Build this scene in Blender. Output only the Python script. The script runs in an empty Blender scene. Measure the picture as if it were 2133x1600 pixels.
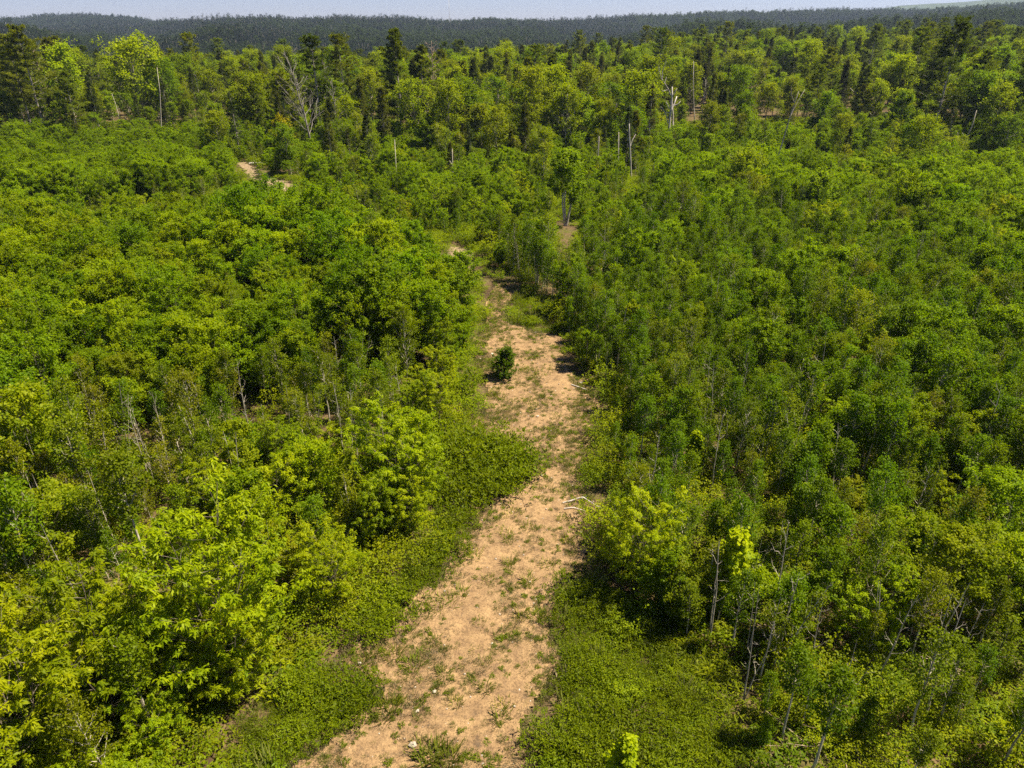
import bpy, math
import numpy as np
from mathutils import Vector

R = math.radians
scene = bpy.context.scene
COL = scene.collection

# ------------------------------------------------------------------ camera
CAM_H = 18.0
PITCH = R(27.03)
F = 1480.0                       # focal length in photograph pixels (2133 wide)
cam_d = bpy.data.cameras.new("camera")
cam_d.sensor_width = 36.0
cam_d.lens = F / 2133.0 * 36.0
cam_d.clip_start = 0.1
cam_d.clip_end = 40000.0
cam = bpy.data.objects.new("camera", cam_d)
cam.location = (0, 0, CAM_H)
cam.rotation_euler = (R(90) - PITCH, 0, 0)
COL.objects.link(cam)
scene.camera = cam

# ------------------------------------------------------------------ sky, sun, exposure
SUN_EL, SUN_AZ = R(60), R(78)
world = bpy.data.worlds.new("World")
scene.world = world
world.use_nodes = True
wn, wl = world.node_tree.nodes, world.node_tree.links
wn.clear()
sky = wn.new("ShaderNodeTexSky")
sky.sky_type = 'NISHITA'
sky.sun_disc = False
sky.sun_elevation = SUN_EL
sky.sun_rotation = SUN_AZ
sky.altitude = 100
sky.air_density = 1.0
sky.dust_density = 0.0
sky.ozone_density = 6.0
bg = wn.new("ShaderNodeBackground")
bg.inputs["Strength"].default_value = 0.052
wo = wn.new("ShaderNodeOutputWorld")
tint = wn.new("ShaderNodeMix"); tint.data_type = 'RGBA'; tint.blend_type = 'MULTIPLY'; tint.inputs["Factor"].default_value = 1
tint.inputs["B"].default_value = (0.60, 0.59, 0.80, 1)
wl.new(sky.outputs[0], tint.inputs["A"])
wl.new(tint.outputs["Result"], bg.inputs[0])
wl.new(bg.outputs[0], wo.inputs[0])

sun_d = bpy.data.lights.new("sun", 'SUN')
sun_d.energy = 5.0
sun_d.angle = R(1.2)
sun_d.color = (1.0, 0.915, 0.73)
sun = bpy.data.objects.new("sun", sun_d)
SDIR = Vector((math.sin(SUN_AZ) * math.cos(SUN_EL), math.cos(SUN_AZ) * math.cos(SUN_EL), math.sin(SUN_EL)))
sun.rotation_euler = SDIR.to_track_quat('Z', 'Y').to_euler()
sun.location = (0, 0, 60)
COL.objects.link(sun)

scene.view_settings.view_transform = 'Standard'
scene.view_settings.look = 'None'
scene.view_settings.gamma = 1.0
scene.view_settings.exposure = 1.4
scene.cycles.max_bounces = 7
scene.cycles.diffuse_bounces = 5
scene.cycles.glossy_bounces = 2
scene.cycles.transmission_bounces = 4
scene.cycles.volume_bounces = 0
scene.cycles.use_denoising = False
scene.cycles.denoiser = 'OPENIMAGEDENOISE'
scene.cycles.denoising_input_passes = 'RGB_ALBEDO_NORMAL'
scene.cycles.denoising_prefilter = 'ACCURATE'
scene.cycles.use_adaptive_sampling = True
scene.cycles.adaptive_threshold = 0.015
scene.cycles.adaptive_min_samples = 64
scene.cycles.sample_clamp_indirect = 6.0

# ------------------------------------------------------------------ helpers
rng = np.random.default_rng(11)
CP, SP = math.cos(PITCH), math.sin(PITCH)


def at(u, v, z=0.0):
    """ground point (height z) under a pixel of the 2133x1600 photograph"""
    a, b = (u - 1066.5) / F, (800.0 - v) / F
    dz = -SP + b * CP
    t = (CAM_H - z) / -dz
    return np.array([a * t, (CP + b * SP) * t, z])


def to_px(x, y, z=0.0):
    x, y, z = np.asarray(x, float), np.asarray(y, float), np.asarray(z, float) - CAM_H
    dep = y * CP - z * SP
    up = y * SP + z * CP
    dep = np.where(dep < 0.05, 0.05, dep)
    return 1066.5 + F * x / dep, 800.0 - F * up / dep


def height_to(base, v):
    """how tall a thing standing at base must be for its top to reach row v"""
    lo, hi = 0.0, 80.0
    for _ in range(40):
        m = (lo + hi) / 2
        if float(to_px(base[0], base[1], m + base[2])[1]) > v:
            lo = m
        else:
            hi = m
    return lo


def inside(poly, u, v):
    poly = np.asarray(poly, float)
    u, v = np.asarray(u, float), np.asarray(v, float)
    res = np.zeros(u.shape, bool)
    j = len(poly) - 1
    for i in range(len(poly)):
        xi, yi, xj, yj = poly[i][0], poly[i][1], poly[j][0], poly[j][1]
        if yi != yj:
            c = ((yi > v) != (yj > v)) & (u < (xj - xi) * (v - yi) / (yj - yi) + xi)
            res ^= c
        j = i
    return res


_lat = np.random.default_rng(5).random((64, 64))


def vnoise(x, y, s):
    """smooth value noise 0..1, cell size s"""
    x, y = np.asarray(x, float) / s, np.asarray(y, float) / s
    ix, iy = np.floor(x).astype(int), np.floor(y).astype(int)
    fx, fy = x - ix, y - iy
    fx, fy = fx * fx * (3 - 2 * fx), fy * fy * (3 - 2 * fy)
    g = lambda a, b: _lat[a % 64, b % 64]
    return (g(ix, iy) * (1 - fx) + g(ix + 1, iy) * fx) * (1 - fy) + (g(ix, iy + 1) * (1 - fx) + g(ix + 1, iy + 1) * fx) * fy


def sstep(a, b, x):
    t = np.clip((np.asarray(x, float) - a) / (b - a), 0, 1)
    return t * t * (3 - 2 * t)


# ------------------------------------------------------------------ terrain height
# skyline of the near ridges and of the far blue mountains, as rows of the photograph per column
SKY1 = np.array([(-900, 42), (-300, 44), (0, 47), (60, 45), (120, 40), (200, 36), (260, 38), (320, 45), (380, 45), (450, 42), (570, 37), (610, 39), (700, 32), (800, 30),
                 (870, 30), (920, 35), (970, 35), (1020, 31), (1070, 35), (1130, 37), (1200, 41), (1300, 39), (1400, 37), (1480, 33), (1560, 29),
                 (1650, 33), (1750, 30), (1850, 30), (1950, 27), (2050, 21), (2133, 20), (2500, 22), (3200, 30)], float)
SKY2 = np.array([(-900, 36), (0, 60), (1100, 60), (1150, 38), (1210, 38), (1260, 60), (1500, 50), (1540, 30), (1600, 25), (1660, 28), (1720, 34), (1780, 27), (1870, 15), (2000, 10),
                 (2133, 2), (2500, 0), (3200, 20)], float)
VALLEY = -16.0


def ridge_d(u):
    return np.interp(u, [0, 280, 420, 1100, 1300, 1500, 2133], [2300, 2200, 1400, 1350, 1700, 1900, 1700])


def hgt(x, y):
    x, y = np.asarray(x, float), np.asarray(y, float)
    d = np.hypot(x, y)
    yy = np.maximum(y, 1e-3)
    u = 1066.5 + F * np.clip(x / (yy * CP + CAM_H * SP * 0), -2.2, 2.2)       # column of a far point (horizon)
    u = np.where(y > 0, u, np.where(x > 0, 3200, -900))
    rd = ridge_d(u)
    row = np.interp(u, SKY1[:, 0], SKY1[:, 1])
    el = np.arctan((800 - row) / F) - PITCH
    dd = rd
    top = CAM_H + dd * np.tan(el) / np.cos(np.arctan(np.clip((u - 1066.5) / F, -2, 2))) * 0.9 - 12.5
    start = np.interp(u, [0, 900, 1300, 2133], [330, 330, 420, 520])
    plate = np.interp(u, [0, 1100, 1500, 2133], [-1.5, -1.5, 1.5, 3.0]) * sstep(90, 300, d)
    val = VALLEY * np.interp(u, [0, 1200, 1700, 2133], [1.0, 1.0, 0.55, 0.45])
    h = plate + (val - plate) * sstep(start - 130, start + 160, d)
    h = h + (top - h) * sstep(rd * 0.45, rd, d)
    rise = 13.0 * np.exp(-((d - 720 - 160 * vnoise(u, u * 0 + 4, 300)) / 130.0) ** 2) * (0.35 + 1.1 * vnoise(u, u * 0 + 8, 210))
    h = h + rise
    h = h + (-30 - h) * sstep(rd * 1.02, rd * 1.5, d)
    row2 = np.interp(u, SKY2[:, 0], SKY2[:, 1])
    el2 = np.arctan((800 - row2) / F) - PITCH
    top2 = CAM_H + 4600 * np.tan(el2) / np.cos(np.arctan(np.clip((u - 1066.5) / F, -2, 2))) * 0.9 - 4
    h = h + (np.maximum(top2, -30) - h) * sstep(2900, 4600, d)
    far = sstep(150, 600, d)
    h = h + far * sstep(500, 1000, d) * (vnoise(x + 900, y, 420) - 0.5) * 16 + far * (vnoise(x, y, 170) - 0.5) * 9 + far * (vnoise(x + 333, y, 60) - 0.5) * 2.0
    near = 1 - far
    h = h + near * ((vnoise(x + 77, y + 31, 9) - 0.5) * 0.22 + (vnoise(x, y, 31) - 0.5) * 0.3)
    return h


def hg(x, y):
    return float(hgt(np.array([x]), np.array([y]))[0])


def gat(u, v):
    p = at(u, v)
    for _ in range(3):
        p = at(u, v, hg(p[0], p[1]))
    return p


# ------------------------------------------------------------------ materials
def new_mat(name):
    m = bpy.data.materials.new(name)
    m.use_nodes = True
    n, l = m.node_tree.nodes, m.node_tree.links
    n.clear()
    return m, n, l


def ramp(n, stops):
    r = n.new("ShaderNodeValToRGB")
    e = r.color_ramp.elements
    while len(e) < len(stops):
        e.new(0.5)
    for k, (p, c) in enumerate(stops):
        e[k].position = p
        e[k].color = (*c, 1)
    return r


def leaf_mat(name, deep, fresh, trans=0.4, gloss=0.004, rough=0.5, vary=0.22):
    """leaf tissue: two greens mixed leaf by leaf, some light passing through"""
    m, n, l = new_mat(name)
    att = n.new("ShaderNodeAttribute"); att.attribute_name = "tone"
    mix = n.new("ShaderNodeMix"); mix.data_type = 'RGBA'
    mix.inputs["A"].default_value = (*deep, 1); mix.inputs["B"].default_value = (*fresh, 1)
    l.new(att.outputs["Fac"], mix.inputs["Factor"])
    oi = n.new("ShaderNodeObjectInfo")
    mr = n.new("ShaderNodeMapRange")
    mr.inputs["To Min"].default_value = 1 - vary; mr.inputs["To Max"].default_value = 1 + vary
    l.new(oi.outputs["Random"], mr.inputs["Value"])
    mul = n.new("ShaderNodeMix"); mul.data_type = 'RGBA'; mul.blend_type = 'MULTIPLY'; mul.inputs["Factor"].default_value = 1
    l.new(mix.outputs["Result"], mul.inputs["A"]); l.new(oi.outputs["Color"], mul.inputs["B"])
    sc = n.new("ShaderNodeVectorMath"); sc.operation = 'SCALE'
    l.new(mul.outputs["Result"], sc.inputs[0]); l.new(mr.outputs["Result"], sc.inputs["Scale"])
    df = n.new("ShaderNodeBsdfDiffuse"); l.new(sc.outputs[0], df.inputs["Color"])
    tr = n.new("ShaderNodeBsdfTranslucent")
    warm = n.new("ShaderNodeVectorMath"); warm.operation = 'MULTIPLY'
    warm.inputs[1].default_value = (1.32, 1.38, 0.30)
    l.new(sc.outputs[0], warm.inputs[0]); l.new(warm.outputs[0], tr.inputs["Color"])
    ms = n.new("ShaderNodeMixShader"); ms.inputs[0].default_value = trans
    l.new(df.outputs[0], ms.inputs[1]); l.new(tr.outputs[0], ms.inputs[2])
    gl = n.new("ShaderNodeBsdfGlossy"); gl.inputs["Roughness"].default_value = rough
    gl.inputs["Color"].default_value = (0.9, 0.9, 0.9, 1)
    mg = n.new("ShaderNodeMixShader"); mg.inputs[0].default_value = gloss
    l.new(ms.outputs[0], mg.inputs[1]); l.new(gl.outputs[0], mg.inputs[2])
    o = n.new("ShaderNodeOutputMaterial"); l.new(mg.outputs[0], o.inputs[0])
    return m


def bark_mat(name, a, b, scale=6.0):
    m, n, l = new_mat(name)
    tc = n.new("ShaderNodeTexCoord")
    mp = n.new("ShaderNodeMapping"); mp.inputs["Scale"].default_value = (scale, scale, scale * 0.5)
    l.new(tc.outputs["Object"], mp.inputs[0])
    ns = n.new("ShaderNodeTexNoise"); ns.inputs["Scale"].default_value = 2.0; ns.inputs["Detail"].default_value = 4
    l.new(mp.outputs[0], ns.inputs["Vector"])
    r = ramp(n, [(0.35, a), (0.65, b)])
    l.new(ns.outputs["Fac"], r.inputs[0])
    oi = n.new("ShaderNodeObjectInfo")
    mr = n.new("ShaderNodeMapRange"); mr.inputs["To Min"].default_value = 0.75; mr.inputs["To Max"].default_value = 1.2
    l.new(oi.outputs["Random"], mr.inputs["Value"])
    sc = n.new("ShaderNodeVectorMath"); sc.operation = 'SCALE'
    l.new(r.outputs[0], sc.inputs[0]); l.new(mr.outputs[0], sc.inputs["Scale"])
    p = n.new("ShaderNodeBsdfPrincipled"); p.inputs["Roughness"].default_value = 0.85
    l.new(sc.outputs[0], p.inputs["Base Color"])
    o = n.new("ShaderNodeOutputMaterial"); l.new(p.outputs[0], o.inputs[0])
    return m


M = {}
M['ash_leaf'] = leaf_mat("ash_leaf", (0.098, 0.172, 0.002), (0.295, 0.345, 0.003), 0.55)
M['maple_leaf'] = leaf_mat("maple_leaf", (0.078, 0.150, 0.002), (0.222, 0.286, 0.003), 0.54)
M['poplar_leaf'] = leaf_mat("poplar_leaf", (0.064, 0.126, 0.003), (0.158, 0.218, 0.004), 0.50)
M['birch_leaf'] = leaf_mat("birch_leaf", (0.084, 0.128, 0.003), (0.192, 0.222, 0.005), 0.50)
M['shrub_leaf'] = leaf_mat("shrub_leaf", (0.092, 0.150, 0.002), (0.250, 0.290, 0.004), 0.50)
M['fern_leaf'] = leaf_mat("fern_leaf", (0.105, 0.165, 0.003), (0.255, 0.288, 0.005), 0.50)
M['mat_leaf'] = leaf_mat("mat_leaf", (0.074, 0.122, 0.002), (0.188, 0.214, 0.003), 0.45, vary=0.25)
M['grass'] = leaf_mat("grass_blade", (0.095, 0.118, 0.022), (0.200, 0.195, 0.045), 0.35)
M['dry_grass'] = leaf_mat("dry_grass_blade", (0.120, 0.095, 0.055), (0.270, 0.215, 0.125), 0.25)
M['tree_leaf'] = leaf_mat("tree_leaf", (0.075, 0.128, 0.003), (0.204, 0.256, 0.005), 0.50)
M['pine_needle'] = leaf_mat("pine_needle", (0.048, 0.078, 0.006), (0.160, 0.182, 0.012), 0.30)
M['spruce_needle'] = leaf_mat("spruce_needle", (0.036, 0.052, 0.010), (0.098, 0.112, 0.022), 0.28)
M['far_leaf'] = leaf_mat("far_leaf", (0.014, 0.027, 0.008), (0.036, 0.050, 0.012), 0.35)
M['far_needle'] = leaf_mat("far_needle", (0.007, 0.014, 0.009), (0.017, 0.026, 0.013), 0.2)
M['pale_bark'] = bark_mat("pale_bark", (0.27, 0.23, 0.17), (0.52, 0.45, 0.35), 5)
M['brown_bark'] = bark_mat("brown_bark", (0.085, 0.062, 0.042), (0.19, 0.15, 0.11), 5)
M['grey_bark'] = bark_mat("grey_bark", (0.22, 0.18, 0.15), (0.42, 0.36, 0.31), 3)
M['dark_grey_bark'] = bark_mat("dark_grey_bark", (0.13, 0.11, 0.09), (0.25, 0.22, 0.19), 3)
M['dead_wood'] = bark_mat("dead_wood", (0.26, 0.22, 0.19), (0.58, 0.51, 0.44), 2)
M['twig'] = bark_mat("dead_twig", (0.16, 0.105, 0.070), (0.34, 0.245, 0.17), 6)
M['stone'] = bark_mat("pale_stone", (0.26, 0.21, 0.16), (0.52, 0.44, 0.35), 9)


# the ground under the thicket: leaf litter, moss and dead grass
def ground_mat():
    m, n, l = new_mat("forest_floor")
    tc = n.new("ShaderNodeTexCoord")
    a = n.new("ShaderNodeTexNoise"); a.inputs["Scale"].default_value = 0.35; a.inputs["Detail"].default_value = 5
    b = n.new("ShaderNodeTexNoise"); b.inputs["Scale"].default_value = 5.0; b.inputs["Detail"].default_value = 6
    l.new(tc.outputs["Object"], a.inputs["Vector"]); l.new(tc.outputs["Object"], b.inputs["Vector"])
    r1 = ramp(n, [(0.35, (0.060, 0.040, 0.022)), (0.5, (0.115, 0.080, 0.042)), (0.68, (0.070, 0.080, 0.014))])
    r2 = ramp(n, [(0.3, (0.5, 0.48, 0.46)), (0.7, (1.4, 1.35, 1.25))])
    l.new(a.outputs["Fac"], r1.inputs[0]); l.new(b.outputs["Fac"], r2.inputs[0])
    mu = n.new("ShaderNodeMix"); mu.data_type = 'RGBA'; mu.blend_type = 'MULTIPLY'; mu.inputs["Factor"].default_value = 1
    l.new(r1.outputs[0], mu.inputs["A"]); l.new(r2.outputs[0], mu.inputs["B"])
    # far off, where single trees cannot be told apart, the ground is wooded
    sep = n.new("ShaderNodeSeparateXYZ"); l.new(tc.outputs["Object"], sep.inputs[0])
    far = n.new("ShaderNodeMapRange"); far.inputs["From Min"].default_value = 220; far.inputs["From Max"].default_value = 420
    l.new(sep.outputs["Y"], far.inputs["Value"])
    w = n.new("ShaderNodeTexNoise"); w.inputs["Scale"].default_value = 0.02; w.inputs["Detail"].default_value = 7
    l.new(tc.outputs["Object"], w.inputs["Vector"])
    r3 = ramp(n, [(0.35, (0.026, 0.040, 0.012)), (0.65, (0.060, 0.078, 0.018))])
    l.new(w.outputs["Fac"], r3.inputs[0])
    mx = n.new("ShaderNodeMix"); mx.data_type = 'RGBA'
    l.new(far.outputs[0], mx.inputs["Factor"]); l.new(mu.outputs["Result"], mx.inputs["A"]); l.new(r3.outputs[0], mx.inputs["B"])
    p = n.new("ShaderNodeBsdfPrincipled"); p.inputs["Roughness"].default_value = 0.95
    p.inputs["Specular IOR Level"].default_value = 0.1
    l.new(mx.outputs["Result"], p.inputs["Base Color"])
    bp = n.new("ShaderNodeBump"); bp.inputs["Distance"].default_value = 0.08; bp.inputs["Strength"].default_value = 0.7
    l.new(b.outputs["Fac"], bp.inputs["Height"]); l.new(bp.outputs[0], p.inputs["Normal"])
    o = n.new("ShaderNodeOutputMaterial"); l.new(p.outputs[0], o.inputs[0])
    return m


def soil_mat(name="sandy_soil", stops=((0.30, (0.140, 0.100, 0.062)), (0.45, (0.272, 0.170, 0.084)), (0.64, (0.370, 0.242, 0.120)))):
    m, n, l = new_mat(name)
    tc = n.new("ShaderNodeTexCoord")

    def noise(s, d, rough=0.6):
        t = n.new("ShaderNodeTexNoise"); t.inputs["Scale"].default_value = s; t.inputs["Detail"].default_value = d
        t.inputs["Roughness"].default_value = rough
        l.new(tc.outputs["Object"], t.inputs["Vector"])
        return t
    big, mid, fine = noise(0.9, 8, 0.75), noise(3.4, 8, 0.78), noise(15, 5, 0.75)
    r1 = ramp(n, stops)
    l.new(mid.outputs["Fac"], r1.inputs[0])
    r2 = ramp(n, [(0.34, (0.68, 0.67, 0.70)), (0.60, (1.0, 1.0, 1.0))])
    l.new(big.outputs["Fac"], r2.inputs[0])
    r3 = ramp(n, [(0.32, (0.36, 0.34, 0.33)), (0.50, (1.0, 1.0, 1.0)), (0.70, (1.18, 1.15, 1.12))])
    l.new(fine.outputs["Fac"], r3.inputs[0])
    m1 = n.new("ShaderNodeMix"); m1.data_type = 'RGBA'; m1.blend_type = 'MULTIPLY'; m1.inputs["Factor"].default_value = 1
    m2 = n.new("ShaderNodeMix"); m2.data_type = 'RGBA'; m2.blend_type = 'MULTIPLY'; m2.inputs["Factor"].default_value = 0.9
    l.new(r1.outputs[0], m1.inputs["A"]); l.new(r2.outputs[0], m1.inputs["B"])
    l.new(m1.outputs["Result"], m2.inputs["A"]); l.new(r3.outputs[0], m2.inputs["B"])
    p = n.new("ShaderNodeBsdfPrincipled"); p.inputs["Roughness"].default_value = 0.95
    p.inputs["Specular IOR Level"].default_value = 0.1
    l.new(m2.outputs["Result"], p.inputs["Base Color"])
    bp = n.new("ShaderNodeBump"); bp.inputs["Distance"].default_value = 0.05; bp.inputs["Strength"].default_value = 0.8
    ad = n.new("ShaderNodeMath"); ad.operation = 'ADD'
    l.new(mid.outputs["Fac"], ad.inputs[0]); l.new(fine.outputs["Fac"], ad.inputs[1])
    l.new(ad.outputs[0], bp.inputs["Height"]); l.new(bp.outputs[0], p.inputs["Normal"])
    o = n.new("ShaderNodeOutputMaterial"); l.new(p.outputs[0], o.inputs[0])
    return m


M['ground'] = ground_mat()
M['soil'] = soil_mat()
M['dull_soil'] = soil_mat("grey_brown_soil", ((0.30, (0.16, 0.115, 0.065)), (0.46, (0.25, 0.175, 0.10)), (0.66, (0.34, 0.26, 0.16))))


# ------------------------------------------------------------------ mesh building
def quad_mesh(name, V, Q, mats, mi=None, tone=None):
    me = bpy.data.meshes.new(name)
    V = np.ascontiguousarray(V, np.float32); Q = np.ascontiguousarray(Q, np.int32)
    me.vertices.add(len(V)); me.vertices.foreach_set("co", V.ravel())
    me.loops.add(Q.size); me.loops.foreach_set("vertex_index", Q.ravel())
    me.polygons.add(len(Q))
    me.polygons.foreach_set("loop_start", np.arange(0, Q.size, 4, dtype=np.int32))
    for x in mats:
        me.materials.append(x)
    if mi is not None:
        me.polygons.foreach_set("material_index", np.ascontiguousarray(mi, np.int32))
    if tone is not None:
        a = me.attributes.new("tone", 'FLOAT', 'POINT')
        a.data.foreach_set("value", np.ascontiguousarray(tone, np.float32))
    me.update(calc_edges=True)
    return me


class Wood:
    """tapered limbs of one plant"""
    def __init__(self):
        self.V, self.Q, self.n = [], [], 0

    def limb(self, P, r0, r1, sides=5):
        P = np.asarray(P, float)
        m = len(P)
        T = np.gradient(P, axis=0)
        T /= np.linalg.norm(T, axis=1)[:, None] + 1e-9
        ref = np.array([0.31, 0.95, 0.05])
        A = np.cross(T, ref); A /= np.linalg.norm(A, axis=1)[:, None] + 1e-9
        B = np.cross(T, A)
        rr = np.linspace(r0, r1, m)
        an = np.arange(sides) * 2 * math.pi / sides
        ring = P[:, None, :] + rr[:, None, None] * (np.cos(an)[None, :, None] * A[:, None, :] + np.sin(an)[None, :, None] * B[:, None, :])
        self.V.append(ring.reshape(-1, 3))
        i = np.arange(m - 1)[:, None] * sides; j = np.arange(sides)[None, :]; k = (j + 1) % sides
        q = np.stack([i + j, i + k, i + sides + k, i + sides + j], -1).reshape(-1, 4)
        self.Q.append(q + self.n)
        self.n += m * sides
        if r1 > 0.012:                                    # close a broken end
            c = np.arange(sides) + self.n - sides
            for a in range(1, sides - 1, 2):
                self.Q.append(np.array([[c[0], c[a], c[a + 1], c[min(a + 2, sides - 1)]]]))

    def arrays(self):
        return np.concatenate(self.V), np.concatenate(self.Q)


def path(p0, az, el, length, g, n=5, up=0.25, wob=0.06):
    """a limb that starts at p0, bends towards the light and wanders a little"""
    t = np.linspace(0, 1, n)
    d = np.array([math.cos(az) * math.cos(el), math.sin(az) * math.cos(el), math.sin(el)])
    P = p0 + t[:, None] * d * length
    P[:, 2] += up * length * t ** 2
    w = g.normal(0, wob * length, (n, 3)) * t[:, None]
    return P + w


def leaves(C, k, g, L, W, el=-0.1, el_sd=0.5, spread=0.05, fold=0.12, tone=None, whorl=True, outward=None, upn=0.35):
    """k leaves round every cluster point; each is a folded diamond. -> V, Q, tone"""
    n = len(C)
    base = np.repeat(C, k, 0) + g.normal(0, spread, (n * k, 3))
    az = g.uniform(0, 2 * math.pi, (n, 1)) + (np.arange(k)[None, :] * 2 * math.pi / k if whorl else g.uniform(0, 2 * math.pi, (n, k)))
    az = (az + g.normal(0, 0.35, (n, k))).ravel()
    e = g.normal(el, el_sd, n * k)
    D = np.stack([np.cos(az) * np.cos(e), np.sin(az) * np.cos(e), np.sin(e)], 1)
    if outward is not None:
        D += np.repeat(outward, k, 0)
        D /= np.linalg.norm(D, axis=1)[:, None]
    N0 = np.array([0, 0, 1.0]) + g.normal(0, upn, (n * k, 3))
    S = np.cross(D, N0); S /= np.linalg.norm(S, axis=1)[:, None] + 1e-9
    N = np.cross(S, D)
    l = (L * g.uniform(0.7, 1.25, n * k))[:, None]
    w = (W * g.uniform(0.75, 1.2, n * k))[:, None]
    v0 = base
    mid = base + D * l * 0.48 + N * (w * fold)
    v1, v3 = mid + S * w * 0.5, mid - S * w * 0.5
    v2 = base + D * l - np.array([0, 0, 1.0]) * l * 0.14
    V = np.stack([v0, v1, v2, v3], 1).reshape(-1, 3)
    Q = np.arange(len(V)).reshape(-1, 4)
    tc = g.uniform(0, 1, (n, 1)) if tone is None else np.asarray(tone)[:, None]
    t = np.clip(tc * 0.75 + g.uniform(0, 0.35, (n, k)), 0, 1).ravel()
    return V, Q, np.repeat(t, 4)


class Proto:
    """shared mesh data of one plant variant: wood, crown and both in one mesh"""
    def __init__(self, name, wood, crown, wmat, cmat, height, radius):
        self.name, self.h, self.r = name, height, radius
        self.wood = self.crown = None
        parts = []
        if wood is not None:
            V, Q = wood
            self.wood = quad_mesh(name + "_trunk", V, Q, [M[wmat]])
            parts.append((V, Q, np.zeros(len(V)), 0))
        if crown is not None:
            V, Q, t = crown
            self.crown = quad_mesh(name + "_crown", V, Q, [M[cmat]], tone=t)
            parts.append((V, Q, t, 1 if wood is not None else 0))
        off, VV, QQ, TT, MI = 0, [], [], [], []
        for V, Q, t, mi in parts:
            VV.append(V); QQ.append(Q + off); TT.append(t); MI.append(np.full(len(Q), mi)); off += len(V)
        mats = [M[x] for x in ([wmat] if wood is not None else []) + ([cmat] if crown is not None else [])]
        self.both = quad_mesh(name, np.concatenate(VV), np.concatenate(QQ), mats, np.concatenate(MI), np.concatenate(TT))


def cat(parts):
    V, Q, T, o = [], [], [], 0
    for v, q, t in parts:
        V.append(v); Q.append(q + o); T.append(t); o += len(v)
    return np.concatenate(V), np.concatenate(Q), np.concatenate(T)


def sapling(name, seed, H, rad, base, nb, stems, leafkw, k, cl_twig, twigs, wmat, cmat, el0=0.75, up=0.25, profile=None, r0=0.03, lean=0.06, tip_bias=0.35, show=1.0):
    """young broadleaf tree: one or more stems, ascending branches, twigs carrying leaf clusters"""
    g = np.random.default_rng(seed)
    W = Wood(); C, TN = [], []
    profile = profile or (lambda t: math.sin(math.pi * min(1, 0.18 + 0.82 * t)) ** 0.7)
    for s in range(stems):
        a0 = g.uniform(0, 2 * math.pi)
        hs = H * (1.0 if s == 0 else g.uniform(0.65, 0.95))
        out = (0.0 if stems == 1 else g.uniform(0.12, 0.24)) * H
        n = 7
        t = np.linspace(0, 1, n)
        P = np.zeros((n, 3))
        P[:, 0] = math.cos(a0) * out * t ** 1.2 + g.normal(0, lean, n).cumsum() * 0.35
        P[:, 1] = math.sin(a0) * out * t ** 1.2 + g.normal(0, lean, n).cumsum() * 0.35
        P[0, :2] = (math.cos(a0) * 0.06 * stems, math.sin(a0) * 0.06 * stems)
        P[:, 2] = t * hs - 0.15 * (1 - t)
        W.limb(P, r0 * show * (1 if s == 0 else 0.8), 0.006 * show, 6)
        m = max(4, nb // stems)
        for b in range(m):
            tb = base + (0.97 - base) * ((b + g.uniform(0, 0.8)) / m)
            p0 = np.array([np.interp(tb, t, P[:, i]) for i in range(3)])
            tc = (tb - base) / (1 - base)
            ln = max(0.12 * rad, rad * profile(tc) * g.uniform(0.65, 1.15)) * (1 if stems == 1 else 0.75)
            az = b * 2.399 + g.uniform(-0.5, 0.5)
            B = path(p0, az, el0 * g.uniform(0.6, 1.2), ln, g, 5, up)
            W.limb(B, 0.010 * show * (1.2 - tc * 0.6), 0.003, 3)
            tn = g.uniform(0, 1)
            for j in range(twigs):
                q = g.uniform(tip_bias, 1.0)
                pb = np.array([np.interp(q, np.linspace(0, 1, 5), B[:, i]) for i in range(3)])
                T = path(pb, az + g.normal(0, 0.9), g.uniform(-0.1, 0.7), ln * g.uniform(0.18, 0.42), g, 3, 0.15)
                q2 = g.uniform(0.25, 1.05, cl_twig)
                for i in range(cl_twig):
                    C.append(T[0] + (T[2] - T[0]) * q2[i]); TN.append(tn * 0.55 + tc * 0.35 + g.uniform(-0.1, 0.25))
        for i in range(max(3, cl_twig)):                      # leader
            C.append(P[-1] - np.array([0, 0, 1]) * g.uniform(0, 0.12) * hs + g.normal(0, 0.03, 3) * H * 0.3); TN.append(0.8)
    return Proto(name, W.arrays(), leaves(np.array(C), k, g, tone=np.clip(TN, 0, 1), **leafkw), wmat, cmat, H, rad)


def shrub(name, seed, H, rad, n, k, leafkw, cmat, stems=9, flat=1.0, wmat='brown_bark'):
    g = np.random.default_rng(seed)
    W = Wood(); C, TN = [], []
    for s in range(stems):
        az = s * 2.399; o = rad * math.sqrt((s + 0.5) / stems)
        hh = H * g.uniform(0.6, 1.05) * (1 - 0.35 * (o / rad) ** 2)
        p = path(np.array([math.cos(az) * o * 0.35, math.sin(az) * o * 0.35, -0.05]), az, math.atan2(hh, o), math.hypot(hh, o), g, 4, 0.05)
        W.limb(p, 0.010, 0.003, 3)
        m = n // stems
        q = g.uniform(0.3, 1.03, m) ** 0.6
        pts = p[0] + (p[-1] - p[0]) * q[:, None] + g.normal(0, 1, (m, 3)) * np.array([rad * 0.26, rad * 0.26, H * 0.14])
        pts[:, 2] = np.abs(pts[:, 2]) * flat + 0.02
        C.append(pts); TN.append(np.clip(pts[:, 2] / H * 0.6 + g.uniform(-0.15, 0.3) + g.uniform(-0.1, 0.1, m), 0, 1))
    return Proto(name, W.arrays(), leaves(np.concatenate(C), k, g, tone=np.concatenate(TN), **leafkw), wmat, cmat, H, rad)


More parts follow.
